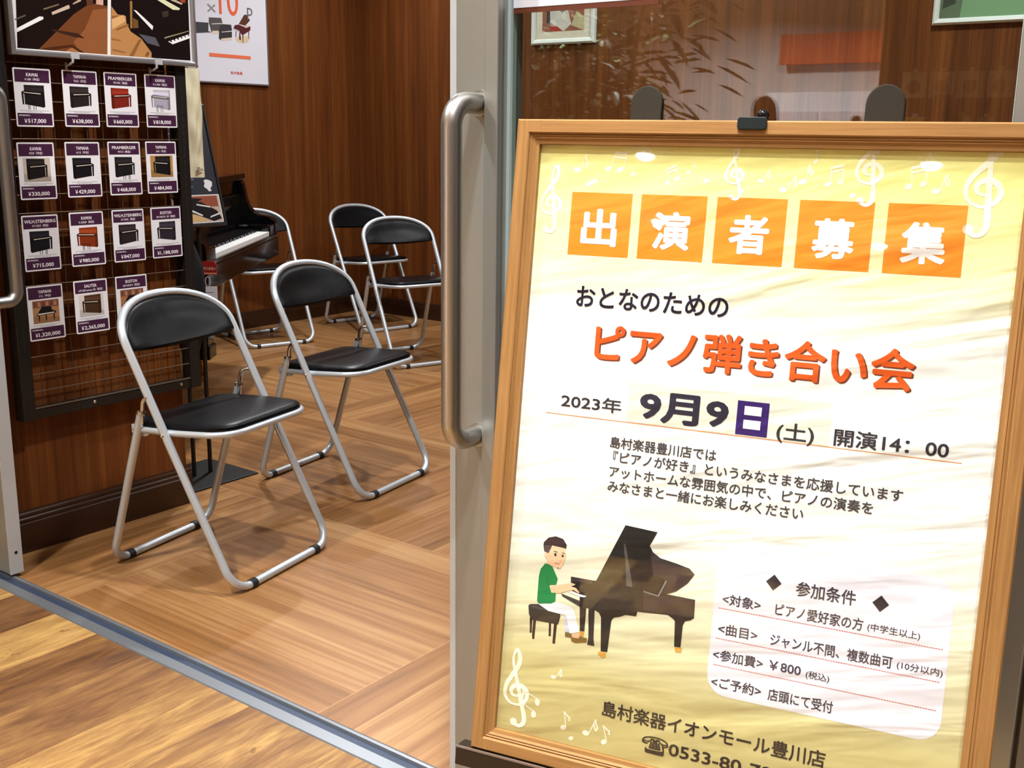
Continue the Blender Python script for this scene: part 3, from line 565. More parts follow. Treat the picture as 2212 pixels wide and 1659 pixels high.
def card(y0, ztop, maker, model, price, what, pic):
    """the sheet is the thing; local x = to the right, y = up, from its lower left corner"""
    Wc, Hc = .1075, .1535; X0 = -2.8695
    fn = lambda x, y, d: (d, x, y)
    sh = MB().prism(rrect(0, 0, Wc, Hc, .004), fn, 0, .0012, CARDW).build('price_card')
    sh.location = (X0, y0, ztop-Hc)
    lab = ('price card with %s picture, priced %s yen' % (what, price)) if price else 'price card with %s picture' % what
    tag(sh, lab, 'price card', 'price cards on the wire grid')
    D = .0013; K = .001
    mb = MB(); mb.poly([fn(x*K, y*K, D) for x, y in ((4, 116.5), (103.5, 116.5), (103.5, 149.5), (4, 149.5))], PUR); hb = mb.build('header_band', sh, fix=False, face=(1, 0, 0))
    mb = MB(); wl = {5: .33, 6: .40, 10: .80, 14: .93, 4: .42}.get(len(maker), .5); cw = 99.5*wl/2*K; cx = 53.7*K
    text(mb, maker, cx-cw, cx+cw, 141*K, 132*K, fn, D+.0002, TXW, .018, 2)
    nw = (5.2*sum(2. if ord(q) > 255 else 1. for q in model))/2*.62*K; nw = min(nw, 47*K)
    text(mb, model, cx-nw, cx+nw, 128.5*K, 121*K, fn, D+.0002, TXW, .012, 2); mb.build('lettering', hb, fix=False, face=(1, 0, 0), label='white lettering')
    mb = MB(); mb.poly([fn(x*K, y*K, D) for x, y in ((4, 4), (103.5, 4), (103.5, 36), (4, 36))], PUR); pb = mb.build('price_band', sh, fix=False, face=(1, 0, 0))
    mb = MB(); text(mb, '販売価格(税込)', 8*K, 40*K, 32*K, 27.5*K, fn, D+.0002, TXW, .02, 1)
    if price:
        nn = len(price); pw = (3.2*nn+3)*K
        text(mb, '￥', cx-pw-6*K, cx-pw+2*K, 21*K, 9.5*K, fn, D+.0002, TXW, .02, 2)
        text(mb, price, cx-pw+4*K, cx+pw+6*K, 21*K, 8.5*K, fn, D+.0002, TXW, .022, 2)
    mb.build('lettering', pb, fix=False, face=(1, 0, 0), label='white lettering')
    kind, col, side, bench, bg = pic; mb = MB()
    if kind == 'u': mini_upright(mb, fn, D, 20*K, 52*K, 66*K, 58*K, col, side, bench)
    else:
        mb.poly([fn(x*K, y*K, D) for x, y in ((14, 48), (93, 48), (93, 112), (14, 112))], flat(bg))
        mb.poly([fn(x*K, y*K, D+.00005) for x, y in ((14, 48), (93, 48), (93, 62), (14, 70))], flat(tuple(int(v*.86) for v in bg)))
        if kind == 'p': mini_upright(mb, fn, D+.0001, 24*K, 54*K, 60*K, 56*K, col, side, bench)
        else:
            mb.poly([fn(x*K, y*K, D+.00006) for x, y in ((14, 92), (93, 92), (93, 112), (14, 112))], flat((130, 84, 60)))
            for q in range(6): mb.poly([fn((18+q*12+a)*K, (96+b)*K, D+.00008) for a, b in ((0, 0), (8, 0), (7, 12), (1, 12))], flat((176, 128, 98) if q % 2 else (104, 62, 48)))
            mini_grand(mb, fn, D+.0001, 24*K, 52*K, 60*K, 44*K, col)
    mb.build('piano_picture', sh, fix=False, face=(1, 0, 0))
    mb = MB()
    for yy, a, b in ((42.5, 12, 96), (39, 30, 78)):
        x = a
        while x < b: wq = random.uniform(1.2, 5); mb.poly([fn(q*K, r*K, D) for q, r in ((x, yy-.8), (min(x+wq, b), yy-.8), (min(x+wq, b), yy+.9), (x, yy+.9))], GREY); x += wq+.9
    mb.build('small_print', sh, fix=False, face=(1, 0, 0))
for c_ in CARDS: card(*c_)

# ------------------------------------------------------------------ framed shop photograph above the cards
M_FR = P('silver_frame', (186, 184, 188), .3, .8)
fy0, fy1, fz0, fz1 = 1.606, 2.199, 1.390, 1.830; FXb, FXf = -2.8655, -2.842
fp = thing('framed_photo', 'silver framed photograph of two piano showrooms hung above the price cards', 'framed poster', (FXb, (fy0+fy1)/2, fz0))
ff = lambda x, y, z: (x-FXb, y-(fy0+fy1)/2, z-fz0)
def mould(mb, y0, y1, z0, z1, wd, fn, mat, xb, xf, prof=None):
    """mitred frame of a simple rounded section"""
    prof = prof or [(0, xb), (0, xf-.003), (wd*.2, xf), (wd*.7, xf), (wd, xf-.005), (wd, xb)]
    cs = [(y0, z0, 1, 1), (y1, z0, -1, 1), (y1, z1, -1, -1), (y0, z1, 1, -1)]
    n = len(prof); vs = []
    for cy, cz, sy, sz_ in cs:
        for a, x in prof: vs.append(fn(x, cy+sy*a, cz+sz_*a))
    fs = []
    for i in range(4):
        j = (i+1) % 4
        for k in range(n): fs.append((i*n+k, i*n+(k+1) % n, j*n+(k+1) % n, j*n+k))
    mb.add(vs, fs, mat)
mb = MB(); mould(mb, fy0, fy1, fz0, fz1, .0145, ff, M_FR, FXb, FXf); mb.build('frame', fp)
MB().box(ff(FXb+.002, fy0+.01, fz0+.01), ff(FXb+.012, fy1-.01, fz1-.01), flat((228, 228, 226))).build('backing_board', fp)
mb = MB()
for i, (col, pts) in enumerate(SHOP_PHOTO):
    cl = [(min(max(y/1000, fy0+.0215), fy1-.0165), min(max(z/1000, fz0+.0175), fz1-.018)) for y, z in pts]
    mb.poly([ff(FXb+.0122+i*.00002, y, z) for y, z in cl], flat(col, .25))
mb.build('showroom_print', fp, fix=False, face=(1, 0, 0))
for yy in (1.776, 2.046):
    hk = thing('poster_hook', 'clear hook under the framed photograph, %s one' % ('left' if yy < 1.9 else 'right'), 'hook', (-2.866, yy, 1.36), 0, 'hooks under the framed photograph')
    M_CLR = P('clear_plastic', (205, 205, 208), .12, .3)
    g = lambda x, y, z: (x+2.866, y-yy, z-1.36)
    MB().tube([g(-2.8715, yy, 1.372), g(-2.852, yy, 1.374), g(-2.838, yy, 1.380), g(-2.8375, yy, 1.395)], .0035, M_CLR, 8).build('arm', hk, smooth=True)
    MB().box(g(-2.8735, yy-.003, 1.335), g(-2.8705, yy+.003, 1.380), M_CLR).build('back_plate', hk)
    MB().box(g(-2.8405, yy-.004, 1.3885), g(-2.8385, yy+.022, 1.4055), M_CLR).build('retaining_clip', hk)
# ------------------------------------------------------------------ cream sleeve and black bag hung at the end of the partition
M_CREAM = P('cream_plastic', (226, 219, 186), .22, spec=.6)
bg = thing('hanging_sleeve', 'long cream plastic sleeve hanging just right of the wire grid panel', 'plastic bag', (-2.95, 2.25, 1.05))
mb = MB(); n = 18; rows = 30; vs = []; fs = []
random.seed(3); ph = [random.uniform(0, 6) for _ in range(6)]
for s in (0, 1):
    for j in range(rows+1):
        v = j/rows
        for i in range(n+1):
            u = i/n; e = (math.sin(math.pi*u))**.5
            th = (.004 + .013*math.sin(math.pi*min(1, (1-v)*1.25+.02))**.7)*e
            wv = .0028*math.sin(9*u+7*v+ph[0]) + .002*math.sin(21*v+5*u+ph[1]) + .0022*math.sin(15*(u-v)+ph[2])
            wid = .036 - .0035*math.sin(math.pi*v*1.3+.4)*(1-v)
            vs.append(((1 if s == 0 else -1)*th + wv*e, -.002+(u-.5)*2*wid + .004*(1-v), .004+.338*v))
K = (n+1)*(rows+1); q = lambda s, j, i: s*K + j*(n+1) + i
for s in (0, 1):
    for j in range(rows):
        for i in range(n):
            f = (q(s, j, i), q(s, j, i+1), q(s, j+1, i+1), q(s, j+1, i)); fs.append(f if s == 0 else f[::-1])
for j in range(rows): fs += [(q(0, j, 0), q(0, j+1, 0), q(1, j+1, 0), q(1, j, 0)), (q(0, j, n), q(1, j, n), q(1, j+1, n), q(0, j+1, n))]
for i in range(n): fs += [(q(0, 0, i), q(1, 0, i), q(1, 0, i+1), q(0, 0, i+1)), (q(0, rows, i), q(0, rows, i+1), q(1, rows, i+1), q(1, rows, i))]
mb.add(vs, fs, M_CREAM); mb.build('sleeve', bg, smooth=True)
mb = MB()
for i, (yy, l) in enumerate(((.030, .022), (.026, .026), (.034, .014))):
    mb.box((.0135+i*0, -.004+.0, yy), (.0142, -.004+l, yy+.0022), flat((96, 84, 60)))
mb.build('printed_mark', bg)
hk = thing('hanger_rod', 'thin metal rod on the partition end carrying the cream sleeve', 'hook', (-2.95, 2.153, 1.392))
MB().tube([(0, -.0279, 0), (0, .118, 0), (0, .128, .008)], .0022, M_CHR, 8).build('rod', hk, smooth=True)
M_BAG = P('black_cloth', (13, 12, 13), .75, spec=.3)
bb = thing('black_cloth_bag', 'black rounded cloth bag hanging behind the wire grid panel, above the silver chair', 'bag', (-3.015, 2.242, .47))
mb = MB(); prof = [(.0, .001), (.026, .004), (.044, .06), (.054, .14), (.058, .22), (.054, .29), (.036, .35), (.022, .40), (.012, .42), (.004, .425)]
mb.lathe(prof, M_BAG, 24)
mb.v = [(x*1.15+.004*math.sin(z*60+y*40), y*.95+.003*math.sin(z*45), z) for x, y, z in mb.v]; mb.build('bag', bb, smooth=True)
MB().tube([(0, 0, .42), (0, -.02, .50), (0, -.075, .56), (0, -.1169, .565)], .004, M_BAG, 8).build('strap', bb, smooth=True)

# ------------------------------------------------------------------ information stand: base plate, twin poles, tilted board
ist = thing('information_stand', 'black floor stand with twin poles carrying a dark tilted notice, by the partition end', 'sign stand', (-3.11, 2.338, 0))
MB().box((-.138, -.137, 0), (.138, .137, .006), M_BLK).build('base_plate', ist, bevel=.001)
for s in (-1, 1): MB().tube([(0, s*.035, .006), (0, s*.035, .93)], .0075, M_BLK, 12).build('pole', ist, smooth=True)
MB().tube([(0, -.035, .235), (0, .035, .235)], .0035, M_BLK, 8).build('crossbar', ist, smooth=True)
lean = R(14); bz = .880; bw = .142; bh = .42
fb = lambda y, z, d: (.012 - z*math.sin(lean) + d*math.cos(lean), y, bz + z*math.cos(lean) + d*math.sin(lean))
mb = MB(); mould(mb, -bw, bw, 0, bh, .011, lambda x, y, z: fb(y, z, x), M_BLK, 0, .014); bf = mb.build('board_frame', ist)
mb = MB(); mb.prism([(-bw+.008, .008), (bw-.008, .008), (bw-.008, bh-.008), (-bw+.008, bh-.008)], fb, .002, .009, flat((56, 58, 66), .2)); nb = mb.build('notice_sheet', ist)
mb = MB(); d = .0093
mb.poly([fb(y, .012+(z-.012)*.70, d) for y, z in ((-.132, .012), (.131, .012), (.131, .150), (-.132, .150))], flat((225, 222, 220), .25))
for col, pts in [((196, 172, 156), [(-.127, .017), (.126, .017), (.126, .145), (-.127, .145)]), ((150, 84, 62), [(-.02, .09), (.12, .09), (.12, .143), (-.02, .143)]),
                 ((214, 176, 120), [(-.06, .02), (.07, .02), (.0, .07), (-.05, .06)]), ((36, 32, 34), [(-.04, .12), (.05, .115), (.11, .07), (.125, .03), (.09, .018), (.03, .05), (-.03, .075)]),
                 ((34, 30, 32), [(-.07, .09), (.02, .135), (.06, .13), (-.02, .085)]), ((225, 225, 225), [(.03, .1), (.085, .085), (.085, .092), (.03, .107)]), ((225, 225, 225), [(.0, .072), (.045, .045), (.048, .052), (.004, .08)]),
                 ((225, 225, 225), [(.075, .035), (.122, .052), (.122, .06), (.08, .044)]), ((232, 232, 232), [(-.127, .10), (-.06, .10), (-.06, .145), (-.127, .145)])]:
    d += .00003; mb.poly([fb(y, .012+(z-.012)*.70, d) for y, z in pts], flat(col, .25))
mb.build('showroom_picture', nb, fix=False, face=(1, 0, 0))
mb = MB(); pts = [(.045, .22), (.055, .245), (.05, .262), (.068, .27), (.092, .262), (.106, .25), (.100, .222), (.086, .208), (.092, .19), (.074, .186), (.066, .2)]
mb.poly([fb((y-.075)*.62+.094, (z-.228)*.5+.140, .0094) for y, z in pts], flat((232, 232, 236), .3)); mb.build('white_emblem', nb, fix=False, face=(1, 0, 0))
mb = MB()
for z, a, b in ((.125, -.10, .02), (.135, -.10, .03), (.146, -.10, .01), (.160, -.11, .04), (.275, -.11, .09), (.29, -.11, .06), (.315, -.11, .1), (.335, -.11, .08)):
    mb.poly([fb(y, zz, .0094) for y, zz in ((a, z), (b, z), (b, z+.0035), (a, z+.0035))], flat((120, 122, 130), .4))
mb.build('small_print', nb, fix=False, face=(1, 0, 0))

# ------------------------------------------------------------------ grand piano
M_PNO = P('piano_black', (6, 5, 5), .09, spec=.4, coat=.15); M_KEYW = P('key_white', (238, 238, 234), .18, spec=.5); M_KEYB = P('key_black', (12, 11, 11), .25)
M_BRASS = P('brass', (206, 168, 92), .25, 1.)
pn = thing('grand_piano', 'glossy black grand piano with its keyboard open, behind the partition', 'piano', (-3.477, 2.724, 0), R(127.2))
KX = 1.0; ZK = .735
# case: rim seen from above, extruded
rim = [(-.16, .02), (1.16, .02), (1.16, .60)] + [(1.16-.42*(1-math.cos(R(a)))/1.0, .60+.55*math.sin(R(a))*1.0) for a in range(15, 91, 15)] + [(.60, 1.33), (.46, 1.42), (.25, 1.46), (.02, 1.44), (-.10, 1.38), (-.16, 1.26)]
def rim_part(poly, z0, z1, name, bevel=.004):
    mb = MB(); mb.prism(poly, lambda x, y, d: (x, y, d), z0, z1, M_PNO); return mb.build(name, pn, bevel=bevel)
inner = [(x, max(y, .165)) for x, y in rim]
case = rim_part(inner, .70, .972, 'case')
keybed = MB(); keybed.box((-.16, -.012, .608), (1.16, .60, .700), M_PNO); keybed.build('keybed', pn, bevel=.006)
for xa, xb, nm in ((-.16, -.105, 'bass_arm'), (1.105, 1.16, 'treble_arm')):
    prof = [(.165, .70), (.165, .972), (.150, .972), (.140, .955), (.134, .925), (.128, .885), (.115, .848), (.092, .820), (.065, .806), (.038, .802), (.012, .797), (-.004, .784), (-.010, .765), (-.010, .70)]
    mb = MB(); mb.prism(prof, lambda y, z, d: (d, y, z), xa, xb, M_PNO); mb.build('arm', pn, bevel=.005)
for xa, xb in ((-.1045, -.002), (KX+.002, 1.1045)):
    MB().box((xa, -.006, .7005), (xb, .15, .768), M_PNO).build('cheek_block', pn, bevel=.008)
MB().box((-.104, -.011, .7005), (1.104, -.003, .716), M_PNO).build('key_slip', pn, bevel=.002)
# fallboard: standing open behind the keys, slightly curved
mb = MB(); pr = [(.150, .742), (.158, .80), (.156, .86), (.150, .905), (.158, .912), (.166, .86), (.1645, .742)]
mb.prism(pr, lambda y, z, d: (d, y, z), -.103, 1.103, M_PNO); mb.build('fallboard', pn, bevel=.003)
mb = MB(); nk = 52; kw = KX/nk
for i in range(nk): mb.box((i*kw+.0004, -.002, .7165), ((i+1)*kw-.0004, .149, ZK), M_KEYW)
mb.build('white_keys', pn)
mb = MB()
for i in range(nk-1):
    if (i % 7) in (0, 2, 3, 5, 6): mb.box(((i+1)*kw-.0052, .050, ZK-.002), ((i+1)*kw+.0052, .148, ZK+.0115), M_KEYB)
mb.build('black_keys', pn)
lid = [(x*1.008-.004, max(y, .140)) for x, y in rim]
rim_part(lid, .9722, 1.003, 'lid', .006)
for x, y in ((.02, .34), (1.06, .37), (.22, 1.28)):
    mb = MB(); vs = []; fs = []
    secs = [(.075, .605), (.075, .50), (.068, .46), (.060, .30), (.052, .17), (.062, .165), (.062, .105), (.05, .10)]
    rings = [[(x+a*h, y+b*h, z) for a, b in ((-1, -1), (1, -1), (1, 1), (-1, 1))] for h, z in secs]
    loft(mb, rings, M_PNO); lg = mb.build('leg', pn, bevel=.005)
    mb = MB(); mb.lathe([(.03, .1), (.03, .088), (.016, .082), (.016, .055)], M_BRASS, 18, (x, y, 0)); mb.tube([(x-.012, y+.012, .024), (x+.012, y+.012, .024)], .024, M_BRASS, 18); mb.box((x-.018, y-.008, .03), (x-.013, y+.02, .07), M_BRASS); mb.box((x+.013, y-.008, .03), (x+.018, y+.02, .07), M_BRASS)
    mb.build('caster', lg, smooth=True, label='brass caster')
MB().box((.42, .30, .12), (.60, .36, .605), M_PNO).build('pedal_lyre', pn, bevel=.006)

# red notice and white tag on the bass end of the piano
rt = thing('red_notice', 'small red notice with white lettering on the near end of the piano', 'notice', (-3.372, 2.605, .6725), R(37.2))
# local x = across (viewer's right), local -y towards the viewer
mb = MB(); mb.prism([(-.034, 0), (.034, 0), (.034, .040), (.024, .052), (-.034, .052)], lambda x, z, d: (x, d, z), -.004, .004, flat((150, 40, 30), .4)); rn = mb.build('card', rt)
mb = MB(); text(mb, 'お座りください', -.031, .031, .030, .018, lambda x, y, d: (x, d, y), -.0043, flat((240, 225, 215), .5), .02, 2); mb.build('lettering', rn, fix=False, face=(0, -1, 0))
MB().box((-.034, -.0046, .003), (.034, -.0041, .008), flat((226, 150, 120), .5)).build('pale_stripe', rn)
MB().tube([(0, .004, .035), (0, .012, .035)], .003, M_BLK, 8).build('peg', rt)
wt = thing('white_tag', 'white paper tag hanging below the red notice', 'tag', (-3.352, 2.588, .52), R(37.2))
MB().box((-.036, -.001, 0), (.034, .001, .112), flat((226, 226, 232), .5)).build('paper', wt)
mb = MB()
for z in (.088, .076, .064, .050, .040): mb.box((-.024, -.0014, z), (.012+.01*math.sin(z*300), -.0011, z+.0025), flat((150, 148, 152), .5))
mb.build('small_print', wt)
MB().tube([(0, 0, .11)] + [(.009*math.sin(a), 0, .130-.018*math.cos(a)) for a in [R(t) for t in range(10, 351, 20)]] + [(0, 0, .11)], .0022, P('clear_ring', (196, 196, 198), .15, .2), 6).build('ring', wt, smooth=True)

# ------------------------------------------------------------------ sale poster on the far left wall
sp = thing('sale_poster', 'white poster with pictures of pianos and an orange bar on the far wood wall', 'poster', (-5.36, 4.36, 1.474))
s0, s1, t0, t1 = 4.055, 4.660, 1.474, 2.33
fs_ = lambda x, y, z: (x+5.36, y-4.36, z-1.474)
mb = MB(); mould(mb, s0, s1, t0, t1, .013, fs_, P('slim_grey_frame', (150, 146, 150), .35, .6), -5.3595, -5.343); mb.build('frame', sp)
MB().box(fs_(-5.3585, s0+.01, t0+.01), fs_(-5.345, s1-.01, t1-.01), flat((222, 222, 230), .35)).build('poster_sheet', sp)
mb = MB()
for i, (col, pts) in enumerate(SALE_ART): mb.poly([fs_(-5.3447+i*.00006, max(y/1000, s0+.015), z/1000) for y, z in pts], flat(col, .35))
mb.build('piano_pictures', sp, fix=False, face=(1, 0, 0))
fw = lambda y, z, d: fs_(-5.3435+d, y, z)
for body, a, b, zt, zb, col in (('10', 4.300, 4.440, 2.02, 1.863, (234, 100, 66)), ('p', 4.505, 4.545, 1.918, 1.851, (110, 108, 110)), ('×', 4.215, 4.275, 1.915, 1.868, (150, 148, 150)), ('島村楽器', 4.365, 4.452, 1.549, 1.531, (214, 92, 78))):
    mb = MB(); text(mb, body, a, b, zt, zb, fw, 0, flat(col, .4), .01 if len(body) == 4 else 0, 4); mb.build('lettering', sp, fix=False, face=(1, 0, 0))
# ------------------------------------------------------------------ the event poster in its wooden frame
PH, LN = R(12.4), R(8.89)
hv = Vector((math.cos(PH), math.sin(PH), 0)); nv = Vector((math.sin(PH), -math.cos(PH), 0)); uv_ = Vector((0, 0, 1))*math.cos(LN) - nv*math.sin(LN); bk = uv_.cross(hv)
FW, FH = .646, .853
base = Vector((-.87934, 1.19134, 1.21910)) + hv*FW/2 - uv_*FH
MS = Matrix((hv, bk, uv_)).transposed().to_4x4(); MS = Matrix.Translation(base) @ MS
def sfn(x, y, d): return (x/1000-FW/2, d, FH+y/1000)          # millimetres from the frame's outer top-left corner; d < 0 is towards the viewer
sfn_ref[0] = sfn
ev = thing('framed_event_poster', 'large yellow and white event poster in a wooden frame before the glass door', 'framed poster')
ev.matrix_world = MS
M_OAK = wood_frame()
prof = [(0, .016), (0, -.003), (.002, -.005), (.0165, -.005), (.0180, -.0035), (.0185, -.0015), (.0205, -.0025), (.0225, -.0005), (.0235, -.0018), (.0262, .0005), (.0310, .0015), (.0312, .012), (.0312, .016)]
mb = MB(); mould(mb, -FW/2, FW/2, 0, FH, .031, lambda x, y, z: (y, x, z), M_OAK, 0, 0, prof); mb.build('frame', ev, fix=True)
PD = .0088
def paper(name, stops=None, col=None, rough=.5):
    m, k = newmat(name, rough, .3); p = k.pos()
    if stops: k.put(k.b.inputs['Base Color'], k.ramp(k.math('ADD', k.math('DIVIDE', p[2], FH), k.math('MULTIPLY', k.math('SUBTRACT', k.noise(k.comb(p[0], 0., p[2]), 3.5, 2.), .5), .10)), stops))
    else: k.b.inputs['Base Color'].default_value = srgb(col)
    # the sheet is not flat: long, mostly level waves
    wv = k.math('ADD', k.math('MULTIPLY', p[0], -.22), p[2])
    a = k.noise(k.comb(k.math('MULTIPLY', p[0], 2.4), 0., k.math('MULTIPLY', wv, 13.)), 1., 2.5, .5, .7)
    b = k.noise(k.comb(k.math('MULTIPLY', p[0], 7.), 5., k.math('MULTIPLY', wv, 34.)), 1., 2., .5, .5)
    # the wave height is strongest towards the right edge and dies out where the sheet is glued flat at the top
    edge = k.math('ADD', .55, k.math('MULTIPLY', k.math('ADD', p[0], .3), .9))
    hgt = k.math('MULTIPLY', k.math('ADD', a, k.math('MULTIPLY', b, .25)), edge)
    k.t.links.new(k.bump(hgt, 1., .013), k.b.inputs['Normal'])
    return m
PST = [(0., (192, 178, 118)), (.14, (206, 195, 138)), (.26, (228, 226, 194)), (.38, (240, 242, 234)), (.50, (242, 244, 243)), (.70, (242, 244, 242)), (.80, (243, 241, 196)), (.90, (240, 236, 158)), (1., (234, 228, 142))]
mb = MB(); mb.poly([(x, PD, z) for x, z in ((-FW/2+.031, .031), (FW/2-.031, .031), (FW/2-.031, FH-.031), (-FW/2+.031, FH-.031))], paper('poster_paper', PST)); po = mb.build('poster_sheet', ev, fix=False, face=(0, -1, 0))
MB().box((-FW/2+.0305, PD+.001, .0305), (FW/2-.0305, .0159, FH-.0305), flat((120, 96, 70))).build('backing_board', ev)
pc = {}
def ink(col):
    if col not in pc: pc[col] = paper('ink_%d_%d_%d' % col, None, col, .5)
    return pc[col]
def rect(mb, x0, y0, x1, y1, d, m): mb.poly([sfn(x, y, d) for x, y in ((x0, y1), (x1, y1), (x1, y0), (x0, y0))], m)
D1, D2, D3, D4 = PD-.0002, PD-.0004, PD-.0006, PD-.0008
BLK_, ORG, WHT, GRY = (34, 28, 40), (240, 142, 40), (246, 246, 248), (70, 68, 72)
# music ornaments, printed white on the yellow
def stroke(mb, pts, wd, d, m):
    n = len(pts); L = []; Rr = []
    for i in range(n):
        a = Vector(pts[max(0, i-1)]); b = Vector(pts[min(n-1, i+1)]); t = (b-a).normalized(); q = Vector((-t.y, t.x)); w2 = (wd(i/(n-1)) if callable(wd) else wd)/2
        L.append(Vector(pts[i])+q*w2); Rr.append(Vector(pts[i])-q*w2)
    mb.add([sfn(p.x, p.y, d-.000002*(i % n)) for i, p in enumerate(L+Rr)], [(i, i+1, n+i+1, n+i) for i in range(n-1)], m)
def disc(mb, cx, cy, rx, ry, d, m, rot=0, n=18):
    mb.poly([sfn(cx+rx*math.cos(a)*math.cos(rot)-ry*math.sin(a)*math.sin(rot), cy+rx*math.cos(a)*math.sin(rot)+ry*math.sin(a)*math.cos(rot), d) for a in [2*math.pi*i/n for i in range(n)]], m)
def clef(mb, cx, cy, s, tilt, d, m):
    """treble clef about the centre of its spiral, s = spiral radius"""
    key = [(.05, -.25), (-.42, -.15), (-.5, .3), (-.05, .62), (.55, .5), (.85, -.02), (.6, -.65), (0, -.95), (-.75, -.75), (-1.1, -.1), (-.85, .75), (-.2, 1.6), (.3, 2.3), (.45, 3.0), (.25, 3.5), (-.05, 3.1), (-.15, 2.4), (.05, 1.0), (.3, -.8), (.45, -1.9), (.35, -2.4), (-.05, -2.65), (-.5, -2.5)]
    pts = []
    for i in range(len(key)-1):
        p0, p1, p2, p3 = [Vector(key[min(max(q, 0), len(key)-1)]) for q in (i-1, i, i+1, i+2)]
        for k in range(5):
            t = k/5; pts.append(.5*((2*p1)+(p2-p0)*t+(2*p0-5*p1+4*p2-p3)*t*t+(3*p1-p0-3*p2+p3)*t**3))
    ca, sa = math.cos(tilt), math.sin(tilt)
    pts = [(cx+s*(p.x*ca-p.y*sa), cy+s*(p.x*sa+p.y*ca)) for p in pts]
    pts = [(min(max(x, 33), 612), min(max(y, -820), -33)) for x, y in pts]
    pts = [p for i, p in enumerate(pts) if i == 0 or math.hypot(p[0]-pts[i-1][0], p[1]-pts[i-1][1]) > .05]
    stroke(mb, pts, lambda t: s*(.16+.22*abs(math.sin(t*9))), d, m)
    bx, by = -.5, -2.35; disc(mb, cx+s*(bx*ca-by*sa), max(-818, cy+s*(bx*sa+by*ca)), s*.3, s*.3, d, m)
def note(mb, x, y, s, tilt, d, m, kind=0):
    ca, sa = math.cos(tilt), math.sin(tilt); T = lambda a, b: (x+s*(a*ca-b*sa), y+s*(a*sa+b*ca))
    disc(mb, *T(0, 0), .5*s, .36*s, d, m, .4+tilt)
    if kind == 3: return
    stroke(mb, [T(.42, .1), T(.42, 2.4)], .12*s, d, m)
    if kind == 1:
        disc(mb, *T(1.8, .25), .5*s, .36*s, d, m, .4+tilt); stroke(mb, [T(2.2, .3), T(2.2, 2.6)], .12*s, d, m); stroke(mb, [T(.36, 2.35), T(2.26, 2.6)], .4*s, d, m); stroke(mb, [T(.36, 1.75), T(2.26, 2.0)], .28*s, d, m)
    else:
        stroke(mb, [T(.42, 2.4), T(.7, 1.9), T(1.15, 1.5), T(1.05, .95)], .22*s, d, m)
        if kind == 2: stroke(mb, [T(.42, 1.8), T(.7, 1.35), T(1.1, 1.0)], .2*s, d, m)
OR1 = ink((246, 244, 224)); mb = MB()
clef(mb, 52, -107, 14, 0, D1, OR1); clef(mb, 291, -64, 11, .1, D1, OR1); clef(mb, 449, -56, 14.5, -.05, D1, OR1); clef(mb, 574, -74, 19, -.1, D1, OR1); clef(mb, 58, -768, 17, .15, D1, OR1)
mb.build('treble_clefs', po, fix=False, face=(0, -1, 0))
mb = MB()
for x, y, s, t, kd in ((84, -63, 9, -.3, 0), (126, -60, 9, -.2, 1), (160, -66, 8, .2, 3), (206, -76, 7, .3, 1), (232, -62, 6, -.2, 0), (255, -72, 8, .1, 3), (300, -84, 7, 0, 3), (322, -70, 7, -.4, 2), (350, -80, 9, -.5, 0), (372, -70, 9, -.1, 2), (402, -72, 8, .1, 1), (431, -84, 8, 0, 3), (492, -72, 9, .1, 1), (522, -76, 9, -.3, 2), (105, -80, 5, 0, 3), (176, -48, 7, .4, 0), (385, -46, 6, .2, 0), (505, -45, 6, -.3, 0),
                        (84, -792, 10, 1.2, 1), (128, -800, 9, .2, 0), (108, -735, 7, -.5, 2), (160, -800, 10, -.35, 2), (186, -806, 9, .3, 0), (140, -812, 7, .1, 3), (590, -812, 8, -.3, 0)):
    note(mb, x, y, s, t, D1, OR1, kd)
stroke(mb, [(97, -82), (112, -75)], 5, D1, OR1); mb.build('music_notes', po, fix=False, face=(0, -1, 0))
# heading tiles
for (x0, x1), g in zip(((79.5, 162), (174, 259), (271.5, 357), (371.5, 457.5), (472.5, 558)), '出演者募集'):
    mb = MB(); rect(mb, x0, -91, x1, -172, D1, ink(ORG)); t_ = mb.build('heading_tile', po, fix=False, face=(0, -1, 0))
    mb = MB(); c_ = (x0+x1)/2-.5; text(mb, g, c_-24.5, c_+24.5, -111.5, -159.5, sfn, D2, ink(WHT), .032, 4); mb.build('lettering', t_, fix=False, face=(0, -1, 0))
def line(body, x0, x1, yt, yb, col, bold=.012, d=D2, res=3):
    mb = MB(); text(mb, body, x0, x1, yt, yb, sfn, d, ink(col), bold, res); return mb.build('lettering', po, fix=False, face=(0, -1, 0))
line('おとなのための', 97, 297.5, -211.5, -239, (30, 24, 46), .02, res=4)
line('ピアノ弾き合い会', 129.5, 522, -259.5, -309, (120, 60, 44), .026, D1, 4)
line('ピアノ弾き合い会', 127.5, 520, -258, -307.5, (222, 92, 32), .026, D2, 4)
mb = MB(); rect(mb, 179, -330, 433, -381, D1, ink((226, 230, 216))); mb.build('date_patch', po, fix=False, face=(0, -1, 0))
line('2023年', 87.5, 171, -353.5, -372.5, (50, 46, 54), .014)
line('9月9', 195, 310, -338, -377.5, (44, 40, 58), .036)
mb = MB(); rect(mb, 320, -338, 359, -380, D2, ink((54, 28, 104))); t_ = mb.build('lettering', po, fix=False, face=(0, -1, 0), label='dark violet character block')
mb = MB(); rect(mb, 329, -344, 350, -355, D3, ink(WHT)); rect(mb, 329, -361, 350, -372, D3, ink(WHT)); mb.build('white_counters', t_, fix=False, face=(0, -1, 0))
line('(土)', 370, 415, -358.5, -384, (52, 48, 54), .018); line('開演14：00', 438, 566, -358.5, -379.5, (52, 48, 56), .018)
